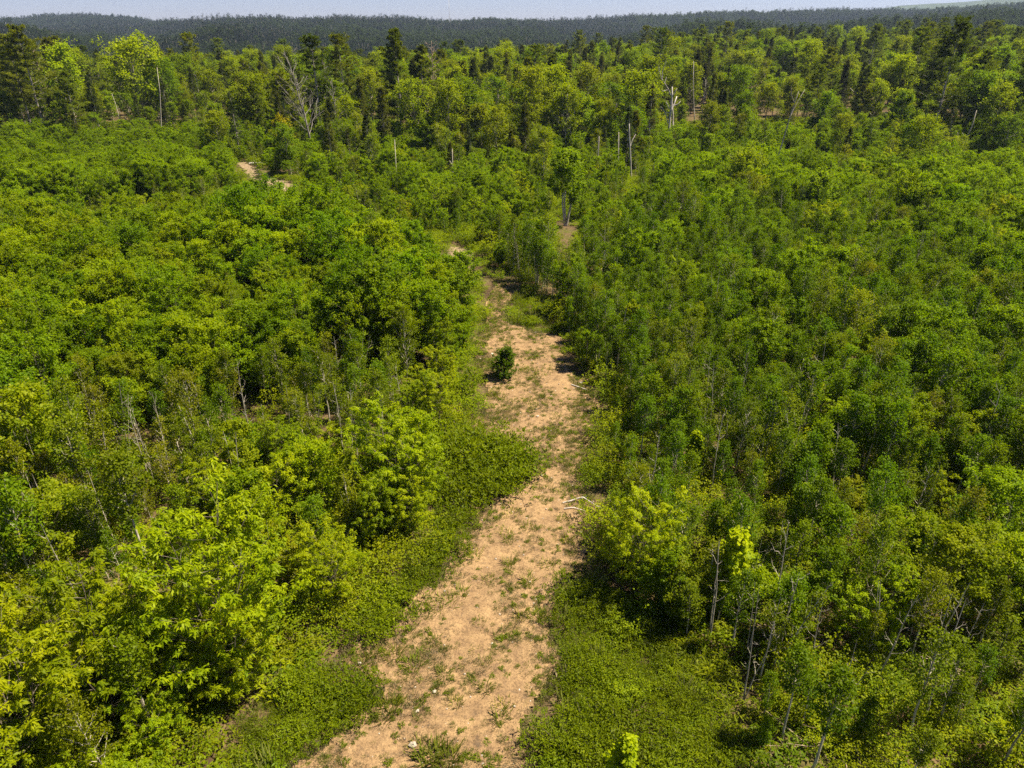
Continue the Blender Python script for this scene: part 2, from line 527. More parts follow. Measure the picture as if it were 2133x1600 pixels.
def big_tree(name, seed, H, rad, base, nb, leafL, cmat='tree_leaf', wmat='grey_bark', twigs=7, cl=6, k=4, sparse=1.0):
    g = np.random.default_rng(seed)
    W = Wood(); C, TN = [], []
    n = 8; t = np.linspace(0, 1, n)
    P = np.stack([g.normal(0, 0.22, n).cumsum() * 0.4, g.normal(0, 0.22, n).cumsum() * 0.4, t * H * 0.93 - 0.2], 1)
    P[0, :2] = 0
    W.limb(P, H * 0.012 + 0.02, 0.03, 7)
    for b in range(nb):
        tb = base + (0.98 - base) * ((b + g.uniform(0, 0.9)) / nb)
        tc = (tb - base) / (1 - base)
        p0 = np.array([np.interp(tb, t, P[:, i]) for i in range(3)])
        ln = rad * (math.sin(math.pi * min(1.0, 0.25 + 0.72 * tc)) ** 0.6) * g.uniform(0.65, 1.15)
        az = b * 2.399 + g.uniform(-0.4, 0.4)
        B = path(p0, az, g.uniform(0.25, 0.75) + tc * 0.4, ln, g, 5, 0.3, 0.07)
        W.limb(B, 0.05 * (1.15 - tc * 0.7), 0.012, 4)
        tn = g.uniform(0, 1)
        for j in range(twigs):
            q = g.uniform(0.3, 1.0)
            pb = np.array([np.interp(q, np.linspace(0, 1, 5), B[:, i]) for i in range(3)])
            T = path(pb, az + g.normal(0, 1.0), g.uniform(-0.2, 0.8), ln * g.uniform(0.2, 0.45), g, 3, 0.1)
            W.limb(T, 0.012, 0.005, 3)
            c = T[-1] + g.normal(0, 1, (cl, 3)) * np.array([0.30, 0.30, 0.20]) * (H / 11)
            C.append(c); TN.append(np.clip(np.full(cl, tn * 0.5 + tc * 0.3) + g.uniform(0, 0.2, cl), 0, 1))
    C, TN = np.concatenate(C), np.concatenate(TN)
    keep = g.random(len(C)) < sparse
    C, TN = C[keep], TN[keep]
    return Proto(name, W.arrays(), leaves(C, k, g, leafL, leafL * 0.82, el=-0.15, el_sd=0.5, spread=leafL * 0.5, tone=TN), wmat, cmat, H, rad)


def conifer(name, seed, H, rad, base, whorl_gap, per, droop, cmat, wmat, ragged=0.3, taper=0.75, L=0.34, Wd=0.085, k=5, twigs=6, cl=3, bare=0.0):
    g = np.random.default_rng(seed)
    W = Wood(); C, TN, OUT = [], [], []
    n = 9; t = np.linspace(0, 1, n)
    P = np.stack([g.normal(0, 0.1, n).cumsum() * 0.5, g.normal(0, 0.1, n).cumsum() * 0.5, t * H - 0.2], 1)
    P[0, :2] = 0
    W.limb(P, H * 0.011 + 0.03, 0.015, 7)
    z = base * H
    while z < H * 0.985:
        tc = (z - base * H) / (H * (1 - base))
        for b in range(per):
            if g.random() < 0.18:
                continue
            ln = rad * ((1 - tc) ** taper * 0.95 + 0.05) * g.uniform(1 - ragged * 1.6, 1 + ragged * 0.6) * (0.7 + 0.3 * min(1, tc * 5))
            if ln < 0.12:
                ln = 0.12
            p0 = np.array([np.interp(z / H, t, P[:, i]) for i in range(3)]) + np.array([0, 0, g.uniform(-0.2, 0.2)])
            az = b * 2 * math.pi / per + z * 3.1 + g.uniform(-0.4, 0.4)
            B = path(p0, az, droop + tc * 0.55 + g.uniform(-0.12, 0.12), ln, g, 5, 0.12, 0.04)
            W.limb(B, 0.028 * (1.2 - tc), 0.006, 3)
            if g.random() < bare:
                continue
            tn = g.uniform(0, 1)
            bd = (B[-1] - B[0]) / (np.linalg.norm(B[-1] - B[0]) + 1e-6)
            tw = max(2, int(twigs * (0.4 + 0.6 * ln / rad)))
            for j in range(tw):
                q = g.uniform(0.25, 1.0)
                pb = np.array([np.interp(q, np.linspace(0, 1, 5), B[:, i]) for i in range(3)])
                sd = az + (1 if j % 2 else -1) * g.uniform(0.5, 1.1)
                lt = ln * g.uniform(0.15, 0.36) * (1.15 - 0.5 * q)
                tip = pb + np.array([math.cos(sd), math.sin(sd), g.uniform(-0.05, 0.25)]) * lt
                for s in np.linspace(0.25, 1, cl):
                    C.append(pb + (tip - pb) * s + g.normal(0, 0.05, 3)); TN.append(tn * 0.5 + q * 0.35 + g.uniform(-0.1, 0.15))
                    OUT.append(bd * 0.7 + np.array([0, 0, 0.25]))
        z += whorl_gap * g.uniform(0.75, 1.3) * (1 - 0.35 * tc)
    for i in range(6):
        C.append(P[-1] + np.array([0, 0, -0.1 * i])); TN.append(0.8); OUT.append(np.array([0, 0, 0.6]))
    C, OUT = np.array(C), np.array(OUT)
    return Proto(name, W.arrays(), leaves(C, k, g, L, Wd, el=0.1, el_sd=0.45, spread=0.07, tone=np.clip(TN, 0, 1), outward=OUT), wmat, cmat, H, rad)


def bare_tree(name, seed, H, spread, nb, base, wmat, fork=1, twigs=5, r=None, lean=0.0, el=0.8, broken=False):
    """leafless tree: trunk(s), limbs and twigs -> trunk mesh, branch mesh"""
    g = np.random.default_rng(seed)
    T, B = Wood(), Wood()
    r = r or H * 0.012 + 0.02
    for f in range(fork):
        a0 = g.uniform(0, 2 * math.pi)
        n = 8; t = np.linspace(0, 1, n)
        h = H * (1 if f == 0 else g.uniform(0.7, 0.95))
        P = np.stack([math.cos(a0) * 0.14 * h * t ** 1.3 * (fork > 1) + g.normal(0, 0.10, n).cumsum() * 0.4 * H / 9 + lean * h * t,
                      math.sin(a0) * 0.14 * h * t ** 1.3 * (fork > 1) + g.normal(0, 0.10, n).cumsum() * 0.4 * H / 9, t * h - 0.3 * (1 - t)], 1)
        P[0, :2] = (math.cos(a0) * r * 0.7 * (fork > 1), math.sin(a0) * r * 0.7 * (fork > 1))
        T.limb(P, r * (1 if f == 0 else 0.7), r * (0.45 if broken else 0.15), 7)
        for b in range(nb // fork):
            tb = base + (0.97 - base) * ((b + g.uniform(0, 0.9)) * fork / nb)
            p0 = np.array([np.interp(tb, t, P[:, i]) for i in range(3)])
            ln = spread * g.uniform(0.4, 1.1) * (1.15 - 0.7 * tb)
            az = b * 2.399 + f * 1.3 + g.uniform(-0.5, 0.5)
            L = path(p0, az, el * g.uniform(0.5, 1.2), ln, g, 5, 0.25, 0.08)
            B.limb(L, r * 0.34 * (1.1 - 0.6 * tb), r * 0.08, 4)
            for j in range(twigs):
                q = g.uniform(0.3, 1)
                pb = np.array([np.interp(q, np.linspace(0, 1, 5), L[:, i]) for i in range(3)])
                tw = path(pb, az + g.normal(0, 0.8), g.uniform(0.1, 1.1), ln * g.uniform(0.2, 0.5), g, 4, 0.2, 0.08)
                B.limb(tw, r * 0.12, r * 0.03, 3)
    tm = quad_mesh(name + "_trunk", *T.arrays(), [M[wmat]])
    bm = quad_mesh(name + "_branches", *B.arrays(), [M[wmat]]) if B.V else None
    return tm, bm


# ------------------------------------------------------------------ objects
def tag(o, label=None, cat_=None, group=None, kind=None):
    if label: o["label"] = label
    if cat_: o["category"] = cat_
    if group: o["group"] = group
    if kind: o["kind"] = kind
    return o


def link(name, me, parent=None, loc=None):
    o = bpy.data.objects.new(name, me)
    COL.objects.link(o)
    if parent is not None:
        o.parent = parent
    if loc is not None:
        o.location = loc
    return o


def empty(name, loc, rz=0.0, s=1.0, tilt=(0, 0)):
    o = bpy.data.objects.new(name, None)
    COL.objects.link(o)
    o.location = loc
    o.rotation_euler = (tilt[0], tilt[1], rz)
    o.scale = (s, s, s) if np.isscalar(s) else s
    o.empty_display_size = 0.2
    return o


_stuff_no = [0]


def scatter_stuff(name, protos, pts, rots, scl, idx, label, category):
    """one uncountable mass: the plants of `protos` set on points by geometry nodes"""
    _stuff_no[0] += 1
    col = bpy.data.collections.new("%s_kinds" % name)
    for i, me in enumerate(protos):
        o = bpy.data.objects.new("mass%02d_%03d" % (_stuff_no[0], i), me)
        col.objects.link(o)
    me = bpy.data.meshes.new(name)
    me.vertices.add(len(pts))
    me.vertices.foreach_set("co", np.ascontiguousarray(pts, np.float32).ravel())
    a = me.attributes.new("rot", 'FLOAT_VECTOR', 'POINT'); a.data.foreach_set("vector", np.ascontiguousarray(rots, np.float32).ravel())
    a = me.attributes.new("scl", 'FLOAT', 'POINT'); a.data.foreach_set("value", np.ascontiguousarray(scl, np.float32))
    a = me.attributes.new("idx", 'INT', 'POINT'); a.data.foreach_set("value", np.ascontiguousarray(idx, np.int32))
    o = link(name, me)
    ng = bpy.data.node_groups.new(name + "_scatter", 'GeometryNodeTree')
    ng.interface.new_socket("Geometry", in_out='INPUT', socket_type='NodeSocketGeometry')
    ng.interface.new_socket("Geometry", in_out='OUTPUT', socket_type='NodeSocketGeometry')
    n, l = ng.nodes, ng.links
    gi, go = n.new("NodeGroupInput"), n.new("NodeGroupOutput")
    ip = n.new("GeometryNodeInstanceOnPoints")
    ci = n.new("GeometryNodeCollectionInfo")
    ci.inputs["Collection"].default_value = col
    ci.inputs["Separate Children"].default_value = True
    ci.inputs["Reset Children"].default_value = True

    def named(nm, ty):
        x = n.new("GeometryNodeInputNamedAttribute"); x.data_type = ty
        x.inputs["Name"].default_value = nm
        return x.outputs["Attribute"]
    er = n.new("FunctionNodeEulerToRotation")
    l.new(named("rot", 'FLOAT_VECTOR'), er.inputs[0])
    l.new(gi.outputs[0], ip.inputs["Points"]); l.new(ci.outputs[0], ip.inputs["Instance"])
    ip.inputs["Pick Instance"].default_value = True
    l.new(named("idx", 'INT'), ip.inputs["Instance Index"])
    l.new(er.outputs[0], ip.inputs["Rotation"]); l.new(named("scl", 'FLOAT'), ip.inputs["Scale"])
    l.new(ip.outputs[0], go.inputs[0])
    md = o.modifiers.new("scatter", 'NODES'); md.node_group = ng
    tag(o, label, category, kind="stuff")
    return o


# ------------------------------------------------------------------ layout of the clearing (edges read off the photograph, laid on the ground)
TRACK = [(560, 1640), (600, 1600), (660, 1555), (720, 1500), (775, 1480), (790, 1440), (770, 1415), (700, 1400), (690, 1375), (730, 1345), (800, 1330), (838, 1300), (860, 1255), (910, 1215),
         (915, 1190), (950, 1160), (958, 1110), (995, 1098), (992, 1070), (955, 1060), (965, 1045), (1000, 1060), (1045, 1040), (1072, 1020), (1082, 985), (1066, 950), (1000, 948), (960, 950), (985, 905),
         (1005, 850), (1015, 800), (988, 760), (985, 715), (1002, 690), (1012, 650), (1024, 605), (1030, 585), (1050, 578), (1072, 590), (1080, 604), (1062, 640),
         (1040, 662), (1095, 690), (1160, 700), (1185, 725), (1175, 760), (1230, 800), (1245, 850), (1252, 900), (1245, 945), (1205, 970), (1215, 1010), (1255, 1060),
         (1225, 1100), (1235, 1150), (1225, 1190), (1170, 1215), (1165, 1265), (1150, 1320), (1172, 1390), (1165, 1420), (1140, 1465), (1090, 1510), (1105, 1560), (1135, 1640)]
PATCH = {   # low mats of shrubs round the track
    'a': [(905, 950), (1000, 940), (1060, 945), (1082, 985), (1072, 1025), (1010, 1058), (930, 1015)],
    'b': [(985, 1072), (992, 1098), (955, 1112), (950, 1165), (908, 1195), (905, 1215), (855, 1260), (838, 1300), (828, 1330), (790, 1345), (745, 1340), (785, 1270), (855, 1180), (910, 1085)],
    'c': [(560, 1440), (700, 1395), (750, 1415), (775, 1455), (735, 1495), (640, 1560), (520, 1640), (430, 1640)],
    'd': [(1185, 1225), (1240, 1195), (1310, 1270), (1420, 1360), (1500, 1500), (1560, 1640), (1185, 1640), (1125, 1530), (1165, 1475), (1185, 1410), (1170, 1320)],
    'e': [(1040, 662), (1090, 608), (1155, 640), (1170, 690), (1110, 703)],
    'f': [(1200, 985), (1250, 955), (1270, 990), (1225, 1015)],
}
TRAIL = [(490, 340), (515, 338), (560, 368), (600, 378), (622, 390), (620, 412), (598, 405), (545, 385), (518, 372)]
BARE3 = [(905, 530), (940, 514), (985, 518), (1000, 535), (960, 545)]
BARE2 = [(1205, 560), (1240, 548), (1275, 552), (1262, 566), (1225, 572)]

# ------------------------------------------------------------------ ground sheet
def build_ground():
    rr = np.concatenate([[0.02, 2, 4], np.geomspace(6, 5300, 200)])
    an = np.concatenate([np.linspace(-48, 48, 260), np.linspace(48, 312, 74)[1:-1]])
    an = np.radians(an)
    rg, ag = np.meshgrid(rr, an, indexing='ij')
    X, Y = rg * np.sin(ag), rg * np.cos(ag)
    Z = hgt(X.ravel(), Y.ravel())
    V = np.stack([X.ravel(), Y.ravel(), Z], 1)
    na = len(an)
    i = np.arange(len(rr) - 1)[:, None] * na; j = np.arange(na)[None, :]; k = (j + 1) % na
    Q = np.stack([i + j, i + na + j, i + na + k, i + k], -1).reshape(-1, 4)[:, ::-1]
    o = link("ground", quad_mesh("ground", V, Q, [M['ground']]))
    tag(o, "forest floor of leaf litter and moss running out to wooded hills", kind="structure")


build_ground()


def sheet(name, poly, cell, lift, mat, label, wobble=0.25):
    P = np.array([gat(u, v)[:2] for u, v in poly])
    x0, y0 = P.min(0) - 0.5; x1, y1 = P.max(0) + 0.5
    nx, ny = int((x1 - x0) / cell) + 1, int((y1 - y0) / cell) + 1
    gx, gy = np.meshgrid(x0 + np.arange(nx) * cell, y0 + np.arange(ny) * cell)
    wx = gx + (vnoise(gx, gy, 0.9) - 0.5) * wobble * 2; wy = gy + (vnoise(gx + 50, gy, 0.9) - 0.5) * wobble * 2
    ins = inside(P, wx, wy)
    keep = ins[:-1, :-1] & ins[1:, :-1] & ins[:-1, 1:] & ins[1:, 1:]
    Z = hgt(gx.ravel(), gy.ravel()).reshape(gx.shape) + lift
    # shallow wheel ruts, ripples and clods
    Z += (vnoise(gx, gy, 0.55) - 0.5) * 0.05 + (vnoise(gx + 9, gy + 4, 0.22) - 0.5) * 0.035
    V = np.stack([gx.ravel(), gy.ravel(), Z.ravel()], 1)
    idx = np.arange(gx.size).reshape(gx.shape)
    Q = np.stack([idx[:-1, :-1], idx[:-1, 1:], idx[1:, 1:], idx[1:, :-1]], -1)[keep]
    used = np.unique(Q)
    remap = np.full(gx.size, -1); remap[used] = np.arange(len(used))
    o = link(name, quad_mesh(name, V[used], remap[Q], [M[mat]]))
    tag(o, label, kind="structure")
    return o


sheet("dirt_track", TRACK, 0.14, 0.07, 'soil', "orange sandy track strewn with pebbles and grass running up the clearing")
sheet("path", TRAIL, 0.30, 0.08, 'dull_soil', "narrow pale trail curving through shrubs toward the forest edge", 0.4)
sheet("bare_ground", BARE2, 0.25, 0.08, 'soil', "small bare sandy gap among shrubs beside the track", 0.4)

sheet("bare_ground", BARE3, 0.25, 0.08, 'dull_soil', "grey bare patch in the brush beyond the track's end", 0.5)

# ------------------------------------------------------------------ plant variants (shared mesh data)
K_ASH = dict(L=0.118, W=0.042, el=-0.45, el_sd=0.35, spread=0.03)
K_MAP = dict(L=0.105, W=0.088, el=-0.15, el_sd=0.6, spread=0.08, whorl=False, upn=0.5)
K_POP = dict(L=0.080, W=0.070, el=-0.15, el_sd=0.75, spread=0.09, upn=0.8)
K_BIR = dict(L=0.078, W=0.055, el=-0.25, el_sd=0.65, spread=0.07, upn=0.7)
K_SHR = dict(L=0.080, W=0.054, el=0.05, el_sd=0.5, spread=0.05)
PR = {}
DOME = lambda t: max(0.06, 1 - t * t) ** 0.5 * (0.75 + 0.25 * min(1, t * 4))
PR['ash'] = [sapling("ash", 100 + i, H, r, 0.08, nb, st, K_ASH, 7, 5, 5, 'brown_bark', 'ash_leaf', el0=0.5, up=0.3, tip_bias=0.35, profile=DOME)
             for i, (H, r, nb, st) in enumerate([(4.0, 1.9, 60, 2), (3.4, 1.6, 50, 2), (2.8, 1.35, 42, 2), (4.6, 2.5, 84, 3), (2.3, 1.2, 38, 2)])]
gv = np.random.default_rng(77)
PR['maple'] = [sapling("maple", 200 + i, H, H * gv.uniform(0.30, 0.40), gv.uniform(0.12, 0.25), int(gv.integers(36, 50)), int(gv.integers(1, 4)), K_MAP, 7, 5, 5, 'brown_bark', 'maple_leaf', el0=0.65, tip_bias=0.4,
                        profile=DOME if i % 2 else None) for i, H in enumerate([4.6, 5.0, 4.0, 4.4, 3.4, 5.2, 4.2, 3.8, 4.8])]
PR['poplar'] = [sapling("poplar", 300 + i, H, H * gv.uniform(0.15, 0.21), b, int(gv.integers(20, 30)), 1, K_POP, 4, 4, 5, 'pale_bark', 'poplar_leaf', el0=0.95, up=0.2, r0=0.032, lean=gv.uniform(0.06, 0.14), tip_bias=0.3, show=1.5)
                for i, (H, b) in enumerate([(4.4, 0.35), (4.0, 0.3), (3.6, 0.25), (4.8, 0.42), (3.0, 0.15), (4.2, 0.52), (4.6, 0.3), (3.8, 0.4), (4.3, 0.2), (3.4, 0.3)])]
PR['birch'] = [sapling("birch", 400 + i, H, H * gv.uniform(0.19, 0.26), b, int(gv.integers(28, 36)), st, K_BIR, 3, 4, 6, 'pale_bark', 'birch_leaf', el0=0.95, up=0.15, r0=0.024, lean=0.11, tip_bias=0.2, show=1.5)
               for i, (H, b, st) in enumerate([(4.2, 0.2, 2), (4.6, 0.3, 1), (3.6, 0.2, 2), (3.2, 0.15, 3), (4.8, 0.4, 1), (4.0, 0.25, 2), (4.4, 0.2, 1)])]
PR['bright'] = [sapling("bright", 450 + i, H, r, 0.06, nb, 1, dict(L=0.11, W=0.095, el=-0.3, el_sd=0.45, spread=0.06, whorl=False), 6, 5, 5, 'brown_bark', 'ash_leaf', el0=0.6, tip_bias=0.35)
                for i, (H, r, nb) in enumerate([(3.0, 0.40, 26), (2.4, 0.36, 22), (3.6, 0.45, 28)])]
PR['shrub'] = [shrub("shrub", 500 + i, H, r, n, 5, K_SHR, 'shrub_leaf') for i, (H, r, n) in enumerate([(0.9, 0.75, 260), (1.2, 0.85, 320), (0.7, 0.6, 200), (1.5, 0.8, 320), (1.0, 0.95, 320), (0.6, 0.8, 240)])]
PR['fern'] = [shrub("fern", 550 + i, H, r, n, 4, dict(L=0.17, W=0.05, el=0.1, el_sd=0.35, spread=0.03), 'fern_leaf', stems=11, flat=0.8)
              for i, (H, r, n) in enumerate([(0.55, 0.7, 150), (0.45, 0.6, 130), (0.65, 0.65, 150)])]
PR['mat'] = [shrub("mat", 580 + i, H, r, n, 5, dict(L=0.075, W=0.024, el=0.65, el_sd=0.45, spread=0.03), 'mat_leaf', stems=8, flat=0.9)
             for i, (H, r, n) in enumerate([(0.42, 0.48, 200), (0.50, 0.5, 220), (0.36, 0.45, 190), (0.46, 0.42, 190)])]
PR['tree'] = [big_tree("tree", 600 + i, H, r, b, nb, 0.30, wmat=w) for i, (H, r, b, nb, w) in enumerate([
    (11, 2.9, 0.25, 24, 'grey_bark'), (12.5, 3.0, 0.32, 26, 'pale_bark'), (9.5, 2.6, 0.2, 22, 'brown_bark'), (10.5, 3.2, 0.25, 26, 'grey_bark'), (8, 2.3, 0.18, 20, 'pale_bark'), (13.5, 3.3, 0.35, 28, 'brown_bark')])]
PR['slim'] = [big_tree("slim", 640 + i, H, r, b, nb, 0.22, cmat='birch_leaf', wmat='pale_bark', twigs=6, cl=5, k=4, sparse=0.8) for i, (H, r, b, nb) in enumerate([(10, 1.6, 0.35, 20), (9, 1.4, 0.3, 18), (7.5, 1.3, 0.25, 18)])]
PR['pine'] = [conifer("pine", 660 + i, H, r, b, gap, 5, 0.12, 'pine_needle', 'grey_bark', 0.34, tp, twigs=13, k=6, L=0.42, Wd=0.12) for i, (H, r, b, gap, tp) in enumerate([(17, 4.6, 0.3, 0.95, 0.5), (15, 3.2, 0.25, 0.8, 0.6), (18, 4.2, 0.42, 1.0, 0.5), (13, 3.0, 0.2, 0.8, 0.6)])]
PR['spruce'] = [conifer("spruce", 680 + i, H, r, b, 0.5, 6, -0.12, 'spruce_needle', 'grey_bark', 0.25, 0.8, L=0.34, Wd=0.10, k=5, twigs=6, bare=bare)
                for i, (H, r, b, bare) in enumerate([(12, 1.9, 0.15, 0.0), (10, 1.7, 0.1, 0.0), (13.5, 1.9, 0.25, 0.25), (8, 1.6, 0.05, 0.0), (11, 1.5, 0.3, 0.5)])]


def far_crown(name, seed, H, r, n, L, cone, cmat):
    g = np.random.default_rng(seed)
    z = g.uniform(0.18, 1.0, n) if not cone else g.uniform(0.08, 1, n) ** 1.1
    prof = np.sin(np.pi * np.clip(0.2 + 0.78 * z, 0, 1)) ** 0.6 if not cone else (1 - z) * 0.95 + 0.05
    a = g.uniform(0, 2 * np.pi, n); q = r * prof * g.uniform(0.35, 1.05, n)
    C = np.stack([np.cos(a) * q, np.sin(a) * q, z * H], 1)
    W = Wood(); W.limb(np.array([[0, 0, -0.5], [0, 0, H * 0.5], [0, 0, H * 0.93]]), 0.12, 0.03, 4)
    return Proto(name, W.arrays(), leaves(C, 3, g, L, L * (0.8 if not cone else 0.45), el=0.0, el_sd=0.5, spread=L * 0.4, tone=np.clip(z * 0.6 + g.uniform(-0.2, 0.3, n), 0, 1)), 'grey_bark', cmat, H, r)


PR['far'] = [far_crown("far", 700 + i, H, r, 70, 1.25, False, 'far_leaf') for i, (H, r) in enumerate([(10, 3.2), (11.5, 3.4), (9, 3.0), (12.5, 3.2)])] + \
            [far_crown("farcone", 720 + i, H, r, 70, 1.0, True, 'far_needle') for i, (H, r) in enumerate([(12, 2.4), (14, 2.6), (10, 2.2)])]

# ------------------------------------------------------------------ where plants grow
ZONES = [   # name, outline (pixels of the stem's foot), share kept, weights ash/maple/poplar/birch/bright, size range, tint
    ('l_front', [(-1200, 1345), (0, 1345), (330, 1300), (600, 1400), (690, 1345), (700, 1390), (560, 1440), (500, 1640), (300, 2400), (-1200, 2400)], 0.50, (0.62, 0.10, 0.16, 0.08, 0.04), (0.62, 1.0)),
    ('l_maple', [(-1200, 880), (-1200, 560), (0, 545), (300, 520), (700, 530), (990, 650), (985, 730), (860, 790), (650, 790), (500, 880), (300, 915), (0, 935)], 0.62, (0.04, 0.88, 0.04, 0.04, 0.0), (0.80, 1.18)),
    ('l_back', [(-1200, 470), (-1200, 300), (250, 300), (440, 315), (500, 380), (400, 430), (0, 470)], 0.70, (0.05, 0.80, 0.05, 0.10, 0.0), (0.75, 1.15)),
    ('l_olive', [(-1200, 560), (-1200, 470), (0, 470), (400, 430), (560, 410), (640, 420), (760, 440), (930, 500), (900, 540), (700, 530), (300, 520), (0, 545)], 0.42, (0.02, 0.22, 0.16, 0.60, 0.0), (0.45, 0.80)),
    ('l_birch', [(-1200, 1350), (-1200, 880), (0, 935), (300, 915), (500, 880), (650, 790), (860, 790), (870, 900), (760, 960), (600, 970), (520, 1060), (400, 1130), (330, 1300), (0, 1350)], 0.74, (0.05, 0.08, 0.42, 0.45, 0.0), (0.72, 1.08)),
    ('l_ash', [(860, 790), (985, 730), (1010, 880), (950, 960), (900, 960), (920, 1080), (800, 1180), (690, 1280), (600, 1400), (330, 1300), (400, 1130), (520, 1060), (600, 970), (760, 960), (870, 900)], 0.55, (0.62, 0.14, 0.10, 0.12, 0.02), (0.60, 1.0)),
    ('c_shrub', [(620, 400), (1000, 390), (1150, 420), (1420, 430), (1350, 520), (1030, 560), (930, 505), (760, 440)], 0.50, (0.25, 0.40, 0.15, 0.20, 0.0), (0.45, 0.85)),
    ('r_poplar', [(1020, 550), (1400, 470), (1750, 480), (2133, 620), (3300, 620), (3300, 1090), (2133, 1060), (1400, 1040), (1260, 960), (1190, 700), (1090, 600)], 1.0, (0.01, 0.05, 0.76, 0.18, 0.00), (0.70, 1.10)),
    ('r_back', [(1150, 300), (3300, 300), (3300, 620), (2133, 620), (1750, 480), (1400, 470), (1420, 430), (1150, 420)], 0.66, (0.10, 0.50, 0.18, 0.20, 0.02), (0.62, 1.10)),
    ('r_shrub', [(1260, 960), (1400, 1040), (2133, 1060), (3300, 1090), (3300, 2400), (1560, 2400), (1560, 1640), (1500, 1500), (1420, 1360), (1310, 1270), (1240, 1195), (1225, 1100), (1255, 1060)], 0.76, (0.02, 0.12, 0.62, 0.20, 0.04), (0.50, 0.92)),
    ('back', [(-1200, 300), (600, 300), (1150, 300), (3300, 300), (3300, 230), (-1200, 230)], 0.45, (0.1, 0.5, 0.1, 0.3, 0.0), (0.6, 1.0)),
    ('c_back', [(440, 300), (1150, 300), (1150, 420), (1000, 390), (620, 400), (500, 380)], 0.6, (0.1, 0.55, 0.1, 0.25, 0.0), (0.6, 1.1)),
]
KN = ['ash', 'maple', 'poplar', 'birch', 'bright']
PLANTS = []          # dicts: kind, variant, pos, rot, scale, px, colour


def jgrid(x0, x1, y0, y1, s, g):
    nx, ny = int((x1 - x0) / s), int((y1 - y0) / s)
    X, Y = np.meshgrid(x0 + (np.arange(nx) + 0.5) * s, y0 + (np.arange(ny) + 0.5) * s)
    return (X + g.uniform(-0.46, 0.46, X.shape) * s).ravel(), (Y + g.uniform(-0.46, 0.46, X.shape) * s).ravel()


def in_any(x, y, polys, m=0.0):
    res = np.zeros(np.shape(x), bool)
    offs = [(0, 0)] if m == 0 else [(0, 0), (m, 0), (-m, 0), (0, m), (0, -m)]
    for dx, dy in offs:
        u, v = to_px(x + dx, y + dy, 0.0)
        for p in polys:
            res |= inside(p, u, v)
    return res


OPEN = [TRACK, TRAIL, BARE2]
g = np.random.default_rng(21)
X, Y = jgrid(-112, 112, 7, 132, 1.12, g)
ok = np.abs(X) < 0.80 * Y + 7
X, Y = X[ok], Y[ok]
U, Vp = to_px(X, Y, 0.0)
zid = np.full(len(X), -1)
for k, z in enumerate(ZONES):
    zid = np.where((zid < 0) & inside(z[1], U, Vp), k, zid)
blocked = in_any(X, Y, [TRACK], 0.6) | in_any(X, Y, [TRAIL, BARE2, BARE3], 1.3) | in_any(X, Y, [PATCH[k] for k in 'abcde'], 0.35)
for dv in (15, 30, 45, 60):
    blocked |= inside(TRAIL, U, Vp - dv) | inside(BARE2, U, Vp - dv) | inside(BARE3, U, Vp - dv)
for us, vs, w_, h_ in ((1178, 468, 32, 140), (1315, 380, 16, 60), (828, 402, 16, 50), (945, 402, 14, 40)):      # low growth only in front of the bare stems
    blocked |= (np.abs(U - us) < w_) & (Vp > vs - 2) & (Vp < vs + h_)
EDGE = in_any(X, Y, [TRACK], 1.3)
dens = vnoise(X, Y, 4.2)
patch = vnoise(X + 13, Y + 7, 6.5)
for k, z in enumerate(ZONES):
    sel = np.nonzero((zid == k) & ~blocked & (g.random(len(X)) < z[2] * (0.6 + 0.8 * dens)))[0]
    for i in sel:
        kd = KN[int(g.choice(5, p=np.array(z[3]) / sum(z[3])))]
        if kd == 'bright' and g.random() < 0.5:
            kd = 'ash'
        s = g.uniform(*z[4]) * (0.66 if EDGE[i] else 1.0) * (0.74 + 0.5 * patch[i]) * float(np.interp(Vp[i], [300, 345, 420], [0.8, 0.55, 1.0]))
        PLANTS.append(dict(kind=kd, var=int(g.integers(len(PR[kd]))), x=X[i], y=Y[i], s=s, zone=z[0]))

# a second generation of thin poplars and birches fills the right-hand stand
X, Y = jgrid(2, 85, 9, 74, 1.35, g)
U, Vp = to_px(X, Y, 0.0)
ok = inside(ZONES[7][1], U, Vp) & ~in_any(X, Y, [TRACK] + [PATCH[k] for k in 'abcde'], 1.0) & (np.abs(X) < 0.8 * Y + 7) & (g.random(len(X)) < 0.8) & ~((np.abs(U - 1178) < 32) & (Vp < 610))
for i in np.nonzero(ok)[0]:
    kd = 'poplar' if g.random() < 0.7 else 'birch'
    PLANTS.append(dict(kind=kd, var=int(g.integers(len(PR[kd]))), x=X[i], y=Y[i], s=g.uniform(0.5, 1.0), zone='r_poplar'))

# undergrowth: shrubs and ferns between the stems, thick where the young trees stand apart
X, Y = jgrid(-122, 122, 6.5, 150, 1.0, g)
ok = np.abs(X) < 0.80 * Y + 6
X, Y = X[ok], Y[ok]
U, Vp = to_px(X, Y, 0.0)
openish = np.zeros(len(X), bool)
for z in ZONES:
    if z[0] in ('l_olive', 'c_shrub', 'r_shrub', 'r_back', 'l_front', 'l_ash', 'c_back'):
        openish |= inside(z[1], U, Vp)
blocked = in_any(X, Y, [TRACK], 0.30) | in_any(X, Y, [TRAIL, BARE2], 0.7) | in_any(X, Y, [PATCH[k] for k in 'abcde'], 0.0)
for dv in (8, 16):
    blocked |= inside(TRAIL, U, Vp - dv) | inside(BARE2, U, Vp - dv) | inside(BARE3, U, Vp - dv)
blocked |= (np.abs(U - 1178) < 26) & (Vp > 460) & (Vp < 540)
side = in_any(X, Y, [TRACK] + [PATCH[k] for k in 'abcde'], 1.6)
p = np.interp(Y, [60, 110], [1, 0.6]) * np.where(openish, 0.95, 0.45) * (0.5 + 0.9 * vnoise(X + 20, Y, 3.1)) + side * 0.6
